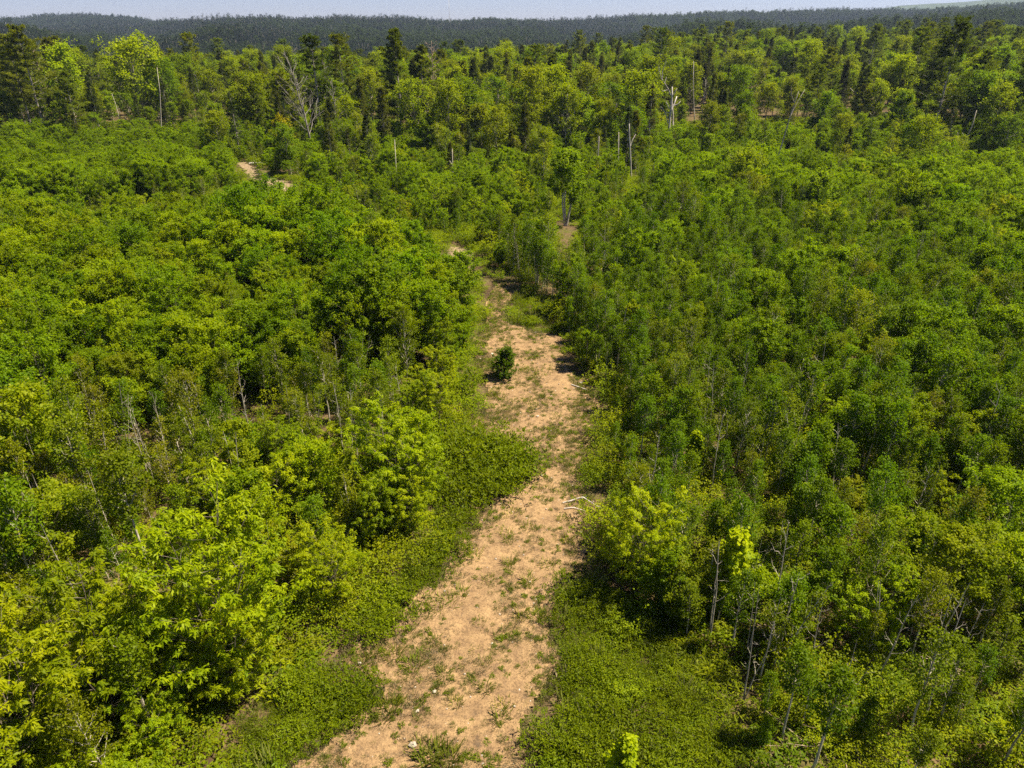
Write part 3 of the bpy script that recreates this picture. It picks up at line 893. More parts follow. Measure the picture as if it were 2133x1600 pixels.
sel = np.nonzero(~blocked & (g.random(len(X)) < p))[0]
for i in sel:
    kd = 'fern' if vnoise(X[i] + 90, Y[i], 5.0) > 0.62 else 'shrub'
    PLANTS.append(dict(kind=kd, var=int(g.integers(len(PR[kd]))), x=X[i], y=Y[i], s=g.uniform(0.65, 1.25), zone='under'))

# the forest behind
SNAG_FEET = [(1393, 300), (1315, 380), (1180, 330), (1045, 365), (828, 402), (945, 402), (1447, 252), (652, 330), (250, 262), (1612, 375), (90, 288), (838, 292), (1935, 300), (2005, 320)]
X, Y = jgrid(-300, 300, 74, 360, 4.3, g)
U, Vp = to_px(X, Y, 0.0)
front = np.interp(U, [-400, 0, 250, 450, 620, 760, 900, 1080, 1250, 1400, 1600, 1900, 2050, 2500], [316, 316, 318, 322, 345, 385, 390, 372, 350, 318, 308, 320, 345, 345])
front = front + (vnoise(U, U * 0 + 3, 70) - 0.5) * 70 + (vnoise(U, U * 0 + 9, 24) - 0.5) * 30
ok = (np.abs(X) < 0.80 * Y + 12) & (Vp < front + g.uniform(-14, 16, len(X)))
for us, vs in SNAG_FEET:                                           # nothing tall right in front of the bare trunks
    ok &= ~((np.abs(U - us) < (14 if us == 1447 else 26)) & (Vp > vs - 3) & (Vp < vs + 90))
ok &= vnoise(X + 5, Y + 55, 9.0) > 0.20                            # small openings between the trees
X, Y, U, FR = X[ok], Y[ok], U[ok], (front - Vp)[ok]
nz = vnoise(X, Y, 22)
for i in range(len(X)):
    w = np.array([0.46, 0.24, 0.08, 0.22])                      # tree, slim, pine, spruce
    if U[i] < 180: w = np.array([0.35, 0.1, 0.35, 0.2])
    elif U[i] > 1850: w = np.array([0.5, 0.12, 0.22, 0.16])
    if nz[i] > 0.62: w = w * np.array([0.45, 1.0, 1.3, 2.4])
    if Y[i] > 190: w = w * np.array([1, 0.5, 1.3, 1.3])
    kd = ['tree', 'slim', 'pine', 'spruce'][int(g.choice(4, p=w / w.sum()))]
    s = g.uniform(0.55, 1.08) * {'pine': 0.86, 'spruce': 0.98}.get(kd, 0.95)
    s *= float(np.interp(FR[i], [0, 18, 60], [0.55, 0.8, 1.0]))
    PLANTS.append(dict(kind=kd, var=int(g.integers(len(PR[kd]))), x=X[i], y=Y[i], s=s, zone='forest'))


# scattered half-grown trees that lead from the regrowth into the forest
X, Y = jgrid(-60, 110, 52, 118, 5.2, g)
U, Vp = to_px(X, Y, 0.0)
ok = (np.abs(X) < 0.8 * Y + 6) & (U > 540) & (Vp < 500) & (Vp > 300) & (g.random(len(X)) < np.interp(Vp, [320, 400, 500], [0.55, 0.38, 0.12])) & ~in_any(X, Y, OPEN, 3.0)
for us, vs in SNAG_FEET + [(1178, 468)]:
    ok &= ~((np.abs(U - us) < 34) & (Vp > vs - 3))
for i in np.nonzero(ok)[0]:
    kd = ['slim', 'tree', 'spruce'][int(g.choice(3, p=[0.45, 0.4, 0.15]))]
    PLANTS.append(dict(kind=kd, var=int(g.integers(len(PR[kd]))), x=X[i], y=Y[i], s=g.uniform(0.36, 0.68), zone='r_back'))


# ------------------------------------------------------------------ plants set by hand where the photograph shows a particular one
def by_hand(kd, var, base, vtop, label, tint=None, zone='hand'):
    b = gat(*base)
    H = height_to(b, vtop)
    PLANTS.append(dict(kind=kd, var=var, x=b[0], y=b[1], s=H / PR[kd][var].h, zone=zone, label=label, tint=tint))


BY_YELLOW, BY_DARK = (1.25, 1.10, 0.9), (0.70, 0.85, 1.0)
by_hand('ash', 3, (470, 1415), 1075, "big domed ash sapling with drooping yellow-green leaves in the lower left", (1.12, 1.08, 1))
by_hand('ash', 0, (250, 1500), 1215, "broad yellow-green ash sapling beside the forked pale stem, lower left", (1.1, 1.05, 1))
by_hand('ash', 3, (80, 1640), 1330, "yellowest ash sapling, in the bottom left corner of the photo", (1.3, 1.12, 0.9))
by_hand('ash', 1, (640, 1090), 945, "bright ash sapling standing behind the big domed ash", (1.1, 1.1, 1))
by_hand('ash', 0, (830, 1075), 850, "bright spreading ash sapling left of the dark shrub mat", (1.15, 1.12, 1))
by_hand('bright', 0, (1490, 1275), 1085, "spindly lime-yellow sapling with large leaves, right of the track", (1.25, 1.15, 0.9))
by_hand('bright', 1, (1440, 1010), 900, "lime-yellow pointed sapling standing out among green poplars", (1.2, 1.15, 0.9))
by_hand('bright', 1, (1290, 1650), 1535, "lime-yellow sapling at the bottom edge beside the shrub mat", (1.2, 1.15, 0.9))
by_hand('bright', 2, (1640, 470), 380, "yellow-green sapling with a pale stem in the upper right", (1.15, 1.05, 0.9))
by_hand('pine', 0, (100, 288), 55, "tall spreading pine at the left edge of the forest, bare trunks below", (1.15, 1.05, 0.9))
by_hand('pine', 2, (72, 284), 70, "second pine leaning beside the tall pine at the left edge", (1.1, 1.02, 0.9))
by_hand('pine', 0, (1935, 300), 38, "tall dark ragged pine rising above the forest at the right", (0.60, 0.66, 0.8))
by_hand('pine', 2, (2128, 330), 50, "dark pine cut by the right edge of the photo", (0.62, 0.68, 0.8))
by_hand('pine', 1, (838, 292), 60, "tall grey-green pine in the middle of the forest edge", (0.85, 0.85, 1.1))
by_hand('pine', 3, (885, 285), 95, "shorter pine just right of the tall middle pine", (0.9, 0.85, 1.05))
by_hand('tree', 0, (160, 268), 88, "rounded lime-green maple tree right of the tall left pine", (1.25, 1.2, 0.8))
by_hand('tree', 3, (310, 270), 78, "rounded yellow-green maple tree topping the left forest edge", (1.3, 1.15, 0.8))
by_hand('tree', 2, (600, 332), 240, "small yellow-leaved tree beside the twiggy grey tree", (1.9, 1.25, 0.6))
for j, (b, vt, lab) in enumerate([
        ((205, 1105), 880, "tall poplar with a long bare pale stem, left side above the ash saplings"),
        ((322, 1218), 950, "poplar with a bent bare stem just above the big domed ash"),
        ((95, 1292), 1010, "poplar with a thin bare stem near the left edge"),
        ((28, 1280), 1090, "poplar with a leaning bare stem cut by the left edge"),
        ((332, 1545), 1330, "forked pale stem with sparse leaves in the lower left"),
        ((1676, 1165), 1000, "poplar with a thick forked pale stem right of the lime-yellow sapling"),
        ((1878, 1240), 1090, "leaning pale stem with a few leaves, lower right"),
        ((2025, 1075), 930, "poplar with a bare pale stem near the right edge"),
        ((1628, 1545), 1360, "forked bare pale stem among shrubs at the lower right"),
        ((1690, 1610), 1400, "leaning branched pale stem at the bottom right"),
        ((1372, 1080), 960, "thin crooked pale stem at the right edge of the track"),
        ((1700, 860), 700, "tall pale poplar stem in the middle of the right thicket")]):
    by_hand('poplar', 5, b, vt, lab)

# the lone bush on the track
PLANTS.append(dict(kind='lone', var=0, x=gat(1046, 790)[0], y=gat(1046, 790)[1], s=1.0, zone='hand', label="lone dark green cone-shaped bush standing on the sandy track", tint=(0.62, 0.72, 1.0)))
PR['lone'] = [sapling("lone", 801, 1.8, 1.35, 0.02, 90, 2, dict(L=0.085, W=0.05, el=0.2, el_sd=0.5, spread=0.03), 6, 4, 4, 'brown_bark', 'maple_leaf', el0=0.8, profile=lambda t: 1 - 0.75 * t, r0=0.02)]

# ------------------------------------------------------------------ tints, pixels, choice of the individuals
g = np.random.default_rng(33)
TINTS = {'yellow-green': (1.22, 1.10, 0.85), 'mid-green': (0.98, 1.0, 1.0), 'deep-green': (0.76, 0.86, 1.0), 'olive': (1.10, 0.93, 1.4)}
ZT = {'l_maple': (0.35, 0.45, 0.15, 0.05), 'l_back': (0.08, 0.42, 0.45, 0.05), 'l_olive': (0.06, 0.12, 0.07, 0.75), 'l_birch': (0.08, 0.32, 0.2, 0.4), 'l_ash': (0.5, 0.4, 0.05, 0.05),
      'l_front': (0.6, 0.3, 0.05, 0.05), 'r_poplar': (0.07, 0.44, 0.42, 0.07), 'r_back': (0.3, 0.33, 0.2, 0.17), 'r_shrub': (0.34, 0.36, 0.15, 0.15), 'under': (0.4, 0.32, 0.1, 0.18), 'forest': (0.36, 0.30, 0.20, 0.14)}
TNAMES = list(TINTS)
_px, _py = np.array([p['x'] for p in PLANTS]), np.array([p['y'] for p in PLANTS])
_pz, _pn = hgt(_px, _py), vnoise(_px + 40, _py + 80, 11.0)
for _i, p in enumerate(PLANTS):
    pr = PR[p['kind']][p['var']]
    p['z'] = float(_pz[_i]) - 0.04
    p['h'] = pr.h * p['s']
    p['u'], p['v'] = (float(q) for q in to_px(p['x'], p['y'], p['z'] + p['h'] * 0.6))
    p['d'] = math.hypot(p['x'], p['y'])
    p['rz'] = g.uniform(0, 2 * math.pi)
    w = np.array(ZT.get(p['zone'], (0.25, 0.35, 0.25, 0.15)))
    nz = float(_pn[_i])
    w = w * np.array([0.4 + 1.6 * nz, 1, 1.7 - 1.4 * nz, 1])
    p['tone'] = TNAMES[int(g.choice(4, p=w / w.sum()))]
    if p.get('tint') is None:
        p['tint'] = TINTS[p['tone']]
    p['seen'] = -60 < p['u'] < 2193 and p['v'] < 1660
    p['size'] = p['h'] / math.hypot(p['d'], CAM_H - p['h'] * 0.6)

KINDS = {   # kind -> object name, category, singular, plural, cap
    'ash': ('ash_sapling', 'sapling', 'drooping ash sapling', 'ash saplings', 300),
    'maple': ('maple_sapling', 'sapling', 'rounded maple sapling', 'maple saplings', 300),
    'poplar': ('poplar_sapling', 'sapling', 'slender poplar sapling', 'poplar saplings', 300),
    'birch': ('birch_sapling', 'sapling', 'wispy birch sapling', 'birch saplings', 300),
    'bright': ('yellow_sapling', 'sapling', 'large-leaved sapling', 'bright saplings', 120),
    'shrub': ('leafy_shrub', 'shrub', 'low leafy shrub', 'leafy shrubs', 300),
    'fern': ('fern_clump', 'fern', 'low fern clump', 'fern clumps', 140),
    'tree': ('broadleaf_tree', 'tree', 'broadleaf tree', 'broadleaf trees', 280),
    'slim': ('slender_tree', 'tree', 'slender pale-trunked tree', 'slender trees', 120),
    'pine': ('pine_tree', 'pine', 'ragged pine', 'pines', 120),
    'spruce': ('spruce_tree', 'spruce', 'narrow spruce', 'spruces', 170),
    'lone': ('bush', 'bush', 'dark bush', 'bushes', 1),
}
ORD = ("first second third fourth fifth sixth seventh eighth ninth tenth eleventh twelfth thirteenth fourteenth fifteenth sixteenth seventeenth eighteenth nineteenth twentieth "
       "twenty-first twenty-second twenty-third twenty-fourth twenty-fifth twenty-sixth twenty-seventh twenty-eighth twenty-ninth thirtieth").split()
ROWS = [(1420, "bottom row"), (1200, "low row"), (1000, "lower-middle row"), (820, "middle row"), (660, "upper-middle row"), (520, "upper row"), (-999, "back row")]
FROWS = [(185, "front row"), (140, "second row"), (-999, "skyline row")]


def place(p):
    u, v = p['u'], p['v']
    if p['kind'] in ('tree', 'slim', 'pine', 'spruce'):
        row = next(t for lim, t in FROWS if v >= lim)
        colw = ["left end of forest", "left part of forest", "left middle of forest", "forest centre", "right middle of forest", "right part of forest", "right end of forest"][min(6, max(0, int(u / 305)))]
        return "%s, %s" % (row, colw)
    row = next(t for lim, t in ROWS if v >= lim)
    tx = float(np.interp(v, [300, 560, 750, 900, 1100, 1600], [1000, 1010, 1085, 1115, 1090, 860]))
    du = u - tx
    if u < 130: c = "at left edge"
    elif u > 2003: c = "at right edge"
    elif -230 < du < 0: c = "bordering track's left"
    elif 0 <= du < 280: c = "bordering track's right"
    elif du < 0: c = "far left" if u < 430 else "left of track"
    else: c = "far right" if u > 1720 else "right of track"
    return "%s, %s" % (row, c)


chosen, rest = {}, {}
for kd, (nm, cat_, sing, plur, cap) in KINDS.items():
    L = [p for p in PLANTS if p['kind'] == kd]
    hand = [p for p in L if 'label' in p]
    oth = sorted([p for p in L if 'label' not in p and p['seen']], key=lambda p: -p['size'])
    n = max(0, cap - len(hand))
    chosen[kd] = hand + oth[:n]
    rest[kd] = oth[n:] + [p for p in L if 'label' not in p and not p['seen']]
    cells = {}
    for p in oth[:n]:
        p['place'] = place(p)
        cells.setdefault((p['place'], p['tone']), []).append(p)
    for (pl, tone), ps in cells.items():
        ps.sort(key=lambda p: p['u'])
        for i, p in enumerate(ps):
            p['group'] = "%s %s" % (plur, pl)
            if len(ps) == 1:
                p['label'] = "only %s %s, %s" % (tone, sing, pl)
            else:
                o = "%s from left" % ORD[min(i, len(ORD) - 1)] if i else "leftmost"
                p['label'] = "%s %s, %s of %s, %s" % (tone, sing, o, {2: 'two', 3: 'three', 4: 'four', 5: 'five', 6: 'six', 7: 'seven', 8: 'eight', 9: 'nine', 10: 'ten'}.get(len(ps), 'many'), pl)

for kd, ps in chosen.items():
    nm, cat_, sing, plur, cap = KINDS[kd]
    for p in ps:
        pr = PR[kd][p['var']]
        tl = (g.normal(0, 0.03), g.normal(0, 0.03)) if kd not in ('pine', 'spruce', 'tree') else (g.normal(0, 0.012), g.normal(0, 0.012))
        if kd == 'fern' or (kd in ('tree', 'spruce', 'slim') and p['y'] > 185):
            root = link(nm, pr.both, loc=(p['x'], p['y'], p['z']))
            root.rotation_euler = (tl[0], tl[1], p['rz']); root.scale = (p['s'],) * 3
            root.color = (*p['tint'], 1)
        else:
            root = empty(nm, (p['x'], p['y'], p['z']), p['rz'], p['s'], tl)
            link("trunk" if kd not in ('shrub',) else "stem", pr.wood, root)
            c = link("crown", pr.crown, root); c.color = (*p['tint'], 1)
        tag(root, p['label'], cat_, p.get('group'))

STUFF = {'saplings': (['ash', 'maple', 'poplar', 'birch', 'bright'], "sapling_thicket", "dense mass of young broadleaf saplings filling the clearing behind the nearer ones", "thicket"),
         'under': (['shrub', 'fern'], "undergrowth", "mass of low shrubs and ferns covering the ground between saplings", "undergrowth"),
         'forest': (['tree', 'slim', 'pine', 'spruce'], "mixed_forest", "mixed woodland stretching away behind the first row of forest trees", "forest")}
for _, (kds, nm, lab, cat_) in STUFF.items():
    meshes, cols, key = [], [], {}
    pts, rots, scl, idx = [], [], [], []
    for kd in kds:
        for v, pr in enumerate(PR[kd]):
            for t in TNAMES:
                key[(kd, v, t)] = len(meshes); meshes.append(pr.both); cols.append(TINTS[t])
        for p in rest[kd]:
            pts.append((p['x'], p['y'], p['z'])); rots.append((0, 0, p['rz'])); scl.append(p['s']); idx.append(key[(kd, p['var'], p['tone'])])
    o = scatter_stuff(nm, meshes, np.array(pts), np.array(rots), np.array(scl), np.array(idx), lab, cat_)
    ci = [n_ for n_ in o.modifiers[0].node_group.nodes if n_.bl_idname == "GeometryNodeCollectionInfo"][0]
    for ob, c in zip(sorted(ci.inputs["Collection"].default_value.objects, key=lambda q: q.name), cols):
        ob.color = (*c, 1)
print("plants", len(PLANTS), {k: (len(chosen[k]), len(rest[k])) for k in chosen})

# ------------------------------------------------------------------ wooded hills behind, tree by tree as one mass
g = np.random.default_rng(44)
na, nd = 420, 260
AZ = np.radians(np.linspace(-43, 43, na)); DD = np.geomspace(150, 2700, nd)
ag, dg_ = np.meshgrid(AZ, DD, indexing='ij')
HH = hgt((dg_ * np.sin(ag)).ravel(), (dg_ * np.cos(ag)).ravel()).reshape(ag.shape)
EL = (HH + 7 - CAM_H) / dg_
CM = np.maximum.accumulate(EL, axis=1)
n = 150000
az = g.uniform(AZ[0], AZ[-1], n); d = np.sqrt(g.uniform(300 ** 2, 2600 ** 2, n))
x, y = d * np.sin(az), d * np.cos(az)
hz = hgt(x, y)
ia = np.clip(((az - AZ[0]) / (AZ[-1] - AZ[0]) * (na - 1)).astype(int), 0, na - 1)
idd = np.clip(np.searchsorted(DD, d) - 1, 0, nd - 1)
vis = (hz + 13 - CAM_H) / d > CM[ia, idd] - 0.0008
keep = vis & ~((y < 362) & (np.abs(x) < 300)) & (g.random(n) < np.interp(d, [300, 700, 2600], [1.0, 1.0, 0.8]))
x, y, hz, d = x[keep], y[keep], hz[keep], d[keep]
cn = vnoise(x, y, 130) * 0.6 + vnoise(x + 99, y, 45) * 0.4
con = g.random(len(x)) < np.clip((cn - 0.42) * 6, 0.05, 0.95)
ix = np.where(con, 4 + g.integers(0, 3, len(x)), g.integers(0, 4, len(x)))
meshes = [p_.both for p_ in PR['far']]
meshes = [m_ for m_ in meshes for _ in range(3)]
ix = ix * 3 + np.clip((vnoise(x + 500, y, 150) * 4.2 - 0.6 + g.uniform(-0.3, 0.3, len(x))).astype(int), 0, 2)
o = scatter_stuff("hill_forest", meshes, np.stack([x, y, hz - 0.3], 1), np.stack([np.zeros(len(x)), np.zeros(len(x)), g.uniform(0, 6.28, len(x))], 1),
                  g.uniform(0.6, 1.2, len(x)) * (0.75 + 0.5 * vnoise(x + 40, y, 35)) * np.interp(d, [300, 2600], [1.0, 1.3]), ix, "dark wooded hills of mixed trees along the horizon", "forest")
ci = [n_ for n_ in o.modifiers[0].node_group.nodes if n_.bl_idname == "GeometryNodeCollectionInfo"][0]
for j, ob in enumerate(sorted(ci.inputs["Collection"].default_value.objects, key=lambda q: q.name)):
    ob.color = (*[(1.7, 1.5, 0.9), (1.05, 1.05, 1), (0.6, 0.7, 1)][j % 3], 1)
print("hill trees", len(x))

# ------------------------------------------------------------------ low shrub mats round the track
g = np.random.default_rng(55)
MATL = {'a': "thick dark green shrub mat on the left side of the track", 'b': "long green shrub mat down the track's left edge", 'c': "green shrub mat in the lower left beside the track",
        'd': "wide olive-green shrub mat down the track's right edge", 'e': "mossy green mat on the right at the track's far narrowing", 'f': "small green mat at the track's right edge"}
MATPTS = []
for k, poly in PATCH.items():
    P = np.array([gat(u, v)[:2] for u, v in poly])
    (x0, y0), (x1, y1) = P.min(0), P.max(0)
    X, Y = jgrid(x0 - .2, x1 + .2, y0 - .2, y1 + .2, 0.40, g)
    wx, wy = X + (vnoise(X, Y, 0.9) - 0.5) * 0.9, Y + (vnoise(X + 60, Y, 0.9) - 0.5) * 0.9
    s_ = inside(P, wx, wy) & (vnoise(X + 5, Y, 0.8) > 0.2) & ~in_any(X, Y, [TRACK], 0.22)
    X, Y = X[s_], Y[s_]
    nn = len(X)
    scl = g.uniform(0.6, 1.25, nn) * (0.5 + 1.0 * vnoise(X, Y + 9, 1.3)) * {'e': 0.6, 'a': 2.1, 'b': 1.15}.get(k, 1.0)
    o = scatter_stuff("shrub_mat", [p_.both for p_ in PR['mat'] for _ in range(4)], np.stack([X, Y, hgt(X, Y) + 0.0], 1), np.stack([g.normal(0, .1, nn), g.normal(0, .1, nn), g.uniform(0, 6.28, nn)], 1), scl,
                  g.integers(0, 4, nn) * 4 + np.clip((vnoise(X + 70, Y, 1.5) * 3.2 + g.uniform(-0.5, 0.9, nn)).astype(int), 0, 3), MATL[k], "ground cover")
    MATPTS.append(np.stack([X, Y], 1))
    ci = [n_ for n_ in o.modifiers[0].node_group.nodes if n_.bl_idname == "GeometryNodeCollectionInfo"][0]
    for j, ob in enumerate(sorted(ci.inputs["Collection"].default_value.objects, key=lambda q: q.name)):
        ob.color = (*[(0.68, 0.84, 1.0), (0.95, 1.0, 1.0), (1.2, 1.05, 1.0), (1.35, 1.0, 1.0)][j % 4], 1)
        if k == 'a':
            ob.color = (ob.color[0] * 0.40, ob.color[1] * 0.54, 1, 1)


# ------------------------------------------------------------------ grass and stones on the track
def tuft(name, seed, n, h, sp, mat):
    g = np.random.default_rng(seed)
    b = np.clip(g.normal(0, 1, (n, 3)), -1.5, 1.5) * sp * np.array([1, 1, 0])
    az = np.arctan2(b[:, 1], b[:, 0]) + g.normal(0, 0.9, n); tilt = g.uniform(0.1, 0.9, n)
    D = np.stack([np.cos(az) * np.sin(tilt), np.sin(az) * np.sin(tilt), np.cos(tilt)], 1)
    S = np.stack([-np.sin(az), np.cos(az), np.zeros(n)], 1)
    l = (h * g.uniform(0.5, 1.15, n))[:, None]; w = 0.012 + 0.006 * g.random((n, 1))
    tip = b + D * l - np.array([0, 0, 1]) * l * 0.18 * np.sin(tilt)[:, None]
    V = np.stack([b - S * w * 0.5, b + S * w * 0.5, b + D * l * 0.6 + S * w * 0.5, tip], 1).reshape(-1, 3)
    return quad_mesh(name, V, np.arange(len(V)).reshape(-1, 4), [M[mat]], tone=np.repeat(g.random(n), 4))


GT = [tuft("grass", 900 + i, 60, h, sp, 'grass') for i, (h, sp) in enumerate([(0.26, 0.09), (0.20, 0.12), (0.32, 0.10), (0.16, 0.15)])]
DT = [tuft("dry", 910 + i, 40, h, sp, 'dry_grass') for i, (h, sp) in enumerate([(0.16, 0.13), (0.22, 0.10)])]
WT = [shrub("weed", 920 + i, 0.16, 0.16, 40, 4, dict(L=0.06, W=0.03, el=0.3, el_sd=0.5, spread=0.02), 'mat_leaf', stems=5).both for i in range(2)]
MP = np.concatenate(MATPTS)
MP = MP[g.random(len(MP)) < 0.22]; nn = len(MP)
WI = np.array([0, 1, 2, 3, 0, 2, 4, 5, 6, 7, 9])[g.integers(0, 11, nn)]
WS = np.where(WI < 6, g.uniform(1.6, 2.4, nn), g.uniform(0.6, 0.95, nn))
scatter_stuff("mixed_weeds", GT + DT + [p_.both for p_ in PR['fern']] + [PR['shrub'][2].both], np.stack([MP[:, 0], MP[:, 1], hgt(MP[:, 0], MP[:, 1]) + 0.1], 1),
              np.stack([np.zeros(nn), np.zeros(nn), g.uniform(0, 6.28, nn)], 1), WS, WI,
              "grass, straw and small ferns poking up through the shrub mats", "weeds")
P = np.array([gat(u, v)[:2] for u, v in TRACK])
X, Y = jgrid(P[:, 0].min(), P[:, 0].max(), P[:, 1].min(), P[:, 1].max(), 0.14, g)
s_ = inside(P, X, Y)
X, Y = X[s_], Y[s_]
dn = vnoise(X, Y, 1.3) * 0.55 + vnoise(X + 30, Y + 3, 3.2) * 0.45
rim = np.zeros(len(X), bool)
for dx, dy in ((0.9, 0), (-0.9, 0), (0, 0.9), (0, -0.9)):
    rim |= ~inside(P, X + dx, Y + dy)
dn = dn + rim * 0.16
for line in ([(850, 1640), (1000, 1250), (1075, 1000), (1095, 850), (1075, 720)], [(1040, 1640), (1125, 1250), (1165, 1000), (1170, 850)]):
    LP = np.array([gat(u, v)[:2] for u, v in line])
    cx = np.interp(Y, LP[:, 1], LP[:, 0])
    dn = dn - 0.13 * np.exp(-((X - cx) / 0.42) ** 2)
s_ = g.random(len(X)) < np.clip((dn - 0.20) * 2.2, 0.08, 0.95)
X, Y, dn = X[s_], Y[s_], dn[s_]
nn = len(X)
pick = np.where(g.random(nn) < 0.60, 4 + g.integers(0, 2, nn), g.integers(0, 4, nn)); pick = np.where(g.random(nn) < 0.14, 6 + g.integers(0, 2, nn), pick)
scatter_stuff("grass", GT + DT + WT, np.stack([X, Y, hgt(X, Y) + 0.06], 1), np.stack([np.zeros(nn), np.zeros(nn), g.uniform(0, 6.28, nn)], 1), g.uniform(0.28, 0.85, nn) * (0.45 + 0.75 * dn),
              pick, "sparse green and straw-coloured grass growing across the sandy track", "grass")

# larger single tufts
TS = [(1115, 1290, 1.3), (1085, 1290, 1.2), (1135, 1285, 1.0), (1065, 1075, 1.5), (1100, 1100, 1.2), (1175, 1030, 1.4), (1170, 1085, 1.1), (1040, 1500, 1.2), (1010, 1385, 1.0), (925, 1410, 1.1),
      (995, 1360, 0.9), (1150, 1440, 1.3), (880, 1280, 1.3), (910, 1265, 1.5), (930, 1255, 1.5), (960, 1150, 1.2), (985, 1160, 1.3), (1050, 1115, 1.3), (1060, 1130, 1.2), (1080, 770, 1.6), (1100, 775, 1.7),
      (1125, 780, 1.7), (1155, 770, 1.6), (1040, 830, 1.5), (1025, 825, 1.5), (1055, 840, 1.4), (1100, 840, 1.5), (1110, 850, 1.3), (1160, 870, 1.2), (1205, 840, 1.2), (1060, 900, 1.2), (1150, 910, 1.2), (1215, 930, 1.4),
      (1090, 960, 1.2), (1130, 1010, 1.4), (1060, 1180, 1.2), (1020, 1210, 1.2), (1100, 1215, 1.2), (1140, 1180, 1.3), (960, 1240, 1.2), (1000, 1300, 1.0), (860, 1390, 1.5), (820, 1370, 1.4), (800, 1500, 1.4),
      (815, 1480, 1.5), (870, 1560, 1.2), (950, 1470, 1.0), (1010, 1440, 1.1), (1050, 1480, 1.3), (905, 1340, 1.1), (760, 1385, 1.5), (780, 1365, 1.3), (890, 1585, 1.8), (930, 1590, 1.8), (910, 1575, 1.7), (1010, 660, 1.4),
      (1035, 690, 1.3), (1060, 720, 1.2), (1100, 1400, 1.0), (1180, 1130, 1.1)]
rowsT = {}
for u, v, s in sorted(TS, key=lambda q: -q[1]):
    b = gat(u, v)
    o = link("grass_tuft", GT[int(g.integers(4))], loc=(b[0], b[1], b[2] + 0.05))
    o.scale = (s * 1.15, s * 1.15, s); o.rotation_euler = (0, 0, g.uniform(0, 6.28)); t = g.uniform(0, 1)
    o.color = (0.95 + 0.3 * t, 1.05 + 0.1 * t, 0.5, 1)
    row = next(t_ for lim, t_ in ROWS if v >= lim)
    rowsT.setdefault(row, []).append((u, o))
for row, L in rowsT.items():
    L.sort(key=lambda q: q[0])
    for i, (u, o) in enumerate(L):
        tag(o, "green grass tuft on the sandy track, %s, %s" % (row, ORD[i] + " from left" if i else "leftmost"), "grass tuft", "grass tufts on the track " + row)


def stone_mesh(name, seed):
    import bmesh
    g = np.random.default_rng(seed)
    bm = bmesh.new(); bmesh.ops.create_icosphere(bm, subdivisions=1, radius=1.0)
    for v in bm.verts:
        v.co = v.co * float(g.uniform(0.75, 1.15)); v.co.z *= 0.6
    me = bpy.data.meshes.new(name); bm.to_mesh(me); bm.free(); me.materials.append(M['stone'])
    return me


SM = [stone_mesh("pebble", 930 + i) for i in range(5)]
X, Y = jgrid(P[:, 0].min(), P[:, 0].max(), P[:, 1].min(), P[:, 1].max(), 0.42, g)
s_ = inside(P, X, Y) & (g.random(len(X)) < 0.25 + 0.5 * vnoise(X + 12, Y, 2.5))
X, Y = X[s_], Y[s_]; nn = len(X)
scatter_stuff("pebbles", SM, np.stack([X, Y, hgt(X, Y) + 0.075], 1), g.uniform(0, 0.4, (nn, 3)) * np.array([1, 1, 15]), 0.014 + 0.034 * g.random(nn) ** 3, g.integers(0, 5, nn),
              "pale pebbles scattered over the sandy track", "pebbles")
ST = [(1005, 690, .12), (1025, 740, .14), (1000, 750, .12), (1210, 800, .16), (870, 1485, .10), (1208, 1213, .12), (860, 1556, .16), (1120, 870, .1), (985, 1045, .1), (750, 1385, .1), (905, 1445, .1), (600, 400, .5), (612, 393, .4), (590, 395, .35)]
names = []
for i, (u, v, s) in enumerate(ST):
    b = gat(u, v)
    o = link("stone", SM[i % 5], loc=(b[0], b[1], b[2] + 0.09)); o.scale = (s * 0.8, s * 0.7, s * 0.6); o.rotation_euler = (0.2, 0.1, i)
    if v < 450:
        tag(o, "%s pale boulder lying beside the curving far trail" % ["largest", "middle-sized", "smallest"][i - 11], "boulder", "boulders by the trail")
    else:
        names.append((v, o))
names.sort(key=lambda q: -q[0])
for i, (v, o) in enumerate(names):
    tag(o, "pale stone on the sandy track, %s counting up from the bottom edge" % ORD[i], "stone", "stones on the track")


# ------------------------------------------------------------------ dead wood
def on_plane(u, v, y):
    a, b = (u - 1066.5) / F, (800.0 - v) / F
    t = y / (CP + b * SP)
    return np.array([a * t, y, CAM_H + t * (-SP + b * CP)])


def limbs_thing(name, base, limbs, mat, label, category, names=None, depth=0.5, seed=1):
    """a snag whose limbs are traced at its own distance; limbs: (pixel points, r0, r1). The first is the trunk"""
    g = np.random.default_rng(seed)
    b = gat(*base)
    root = empty(name, b)
    for i, (px, r0, r1) in enumerate(limbs):
        y = b[1] + np.zeros(len(px))
        P_ = np.array([on_plane(u, v, b[1]) for u, v in px]) - b
        if i:
            P_[:, 1] += np.linspace(0, g.uniform(-1, 1) * depth * np.linalg.norm(P_[-1] - P_[0]), len(px))
        if i == 0:
            P_ = np.vstack([P_[0] - np.array([0, 0, 0.4]), P_])
        W = Wood(); W.limb(P_, r0, r1, 7 if r0 > 0.08 else 5)
        link("trunk" if i == 0 or (names and names[i] == 'trunk') else "branch", quad_mesh("limb", *W.arrays(), [M[mat]]), root)
    tag(root, label, category, "bare dead trees")
    return root


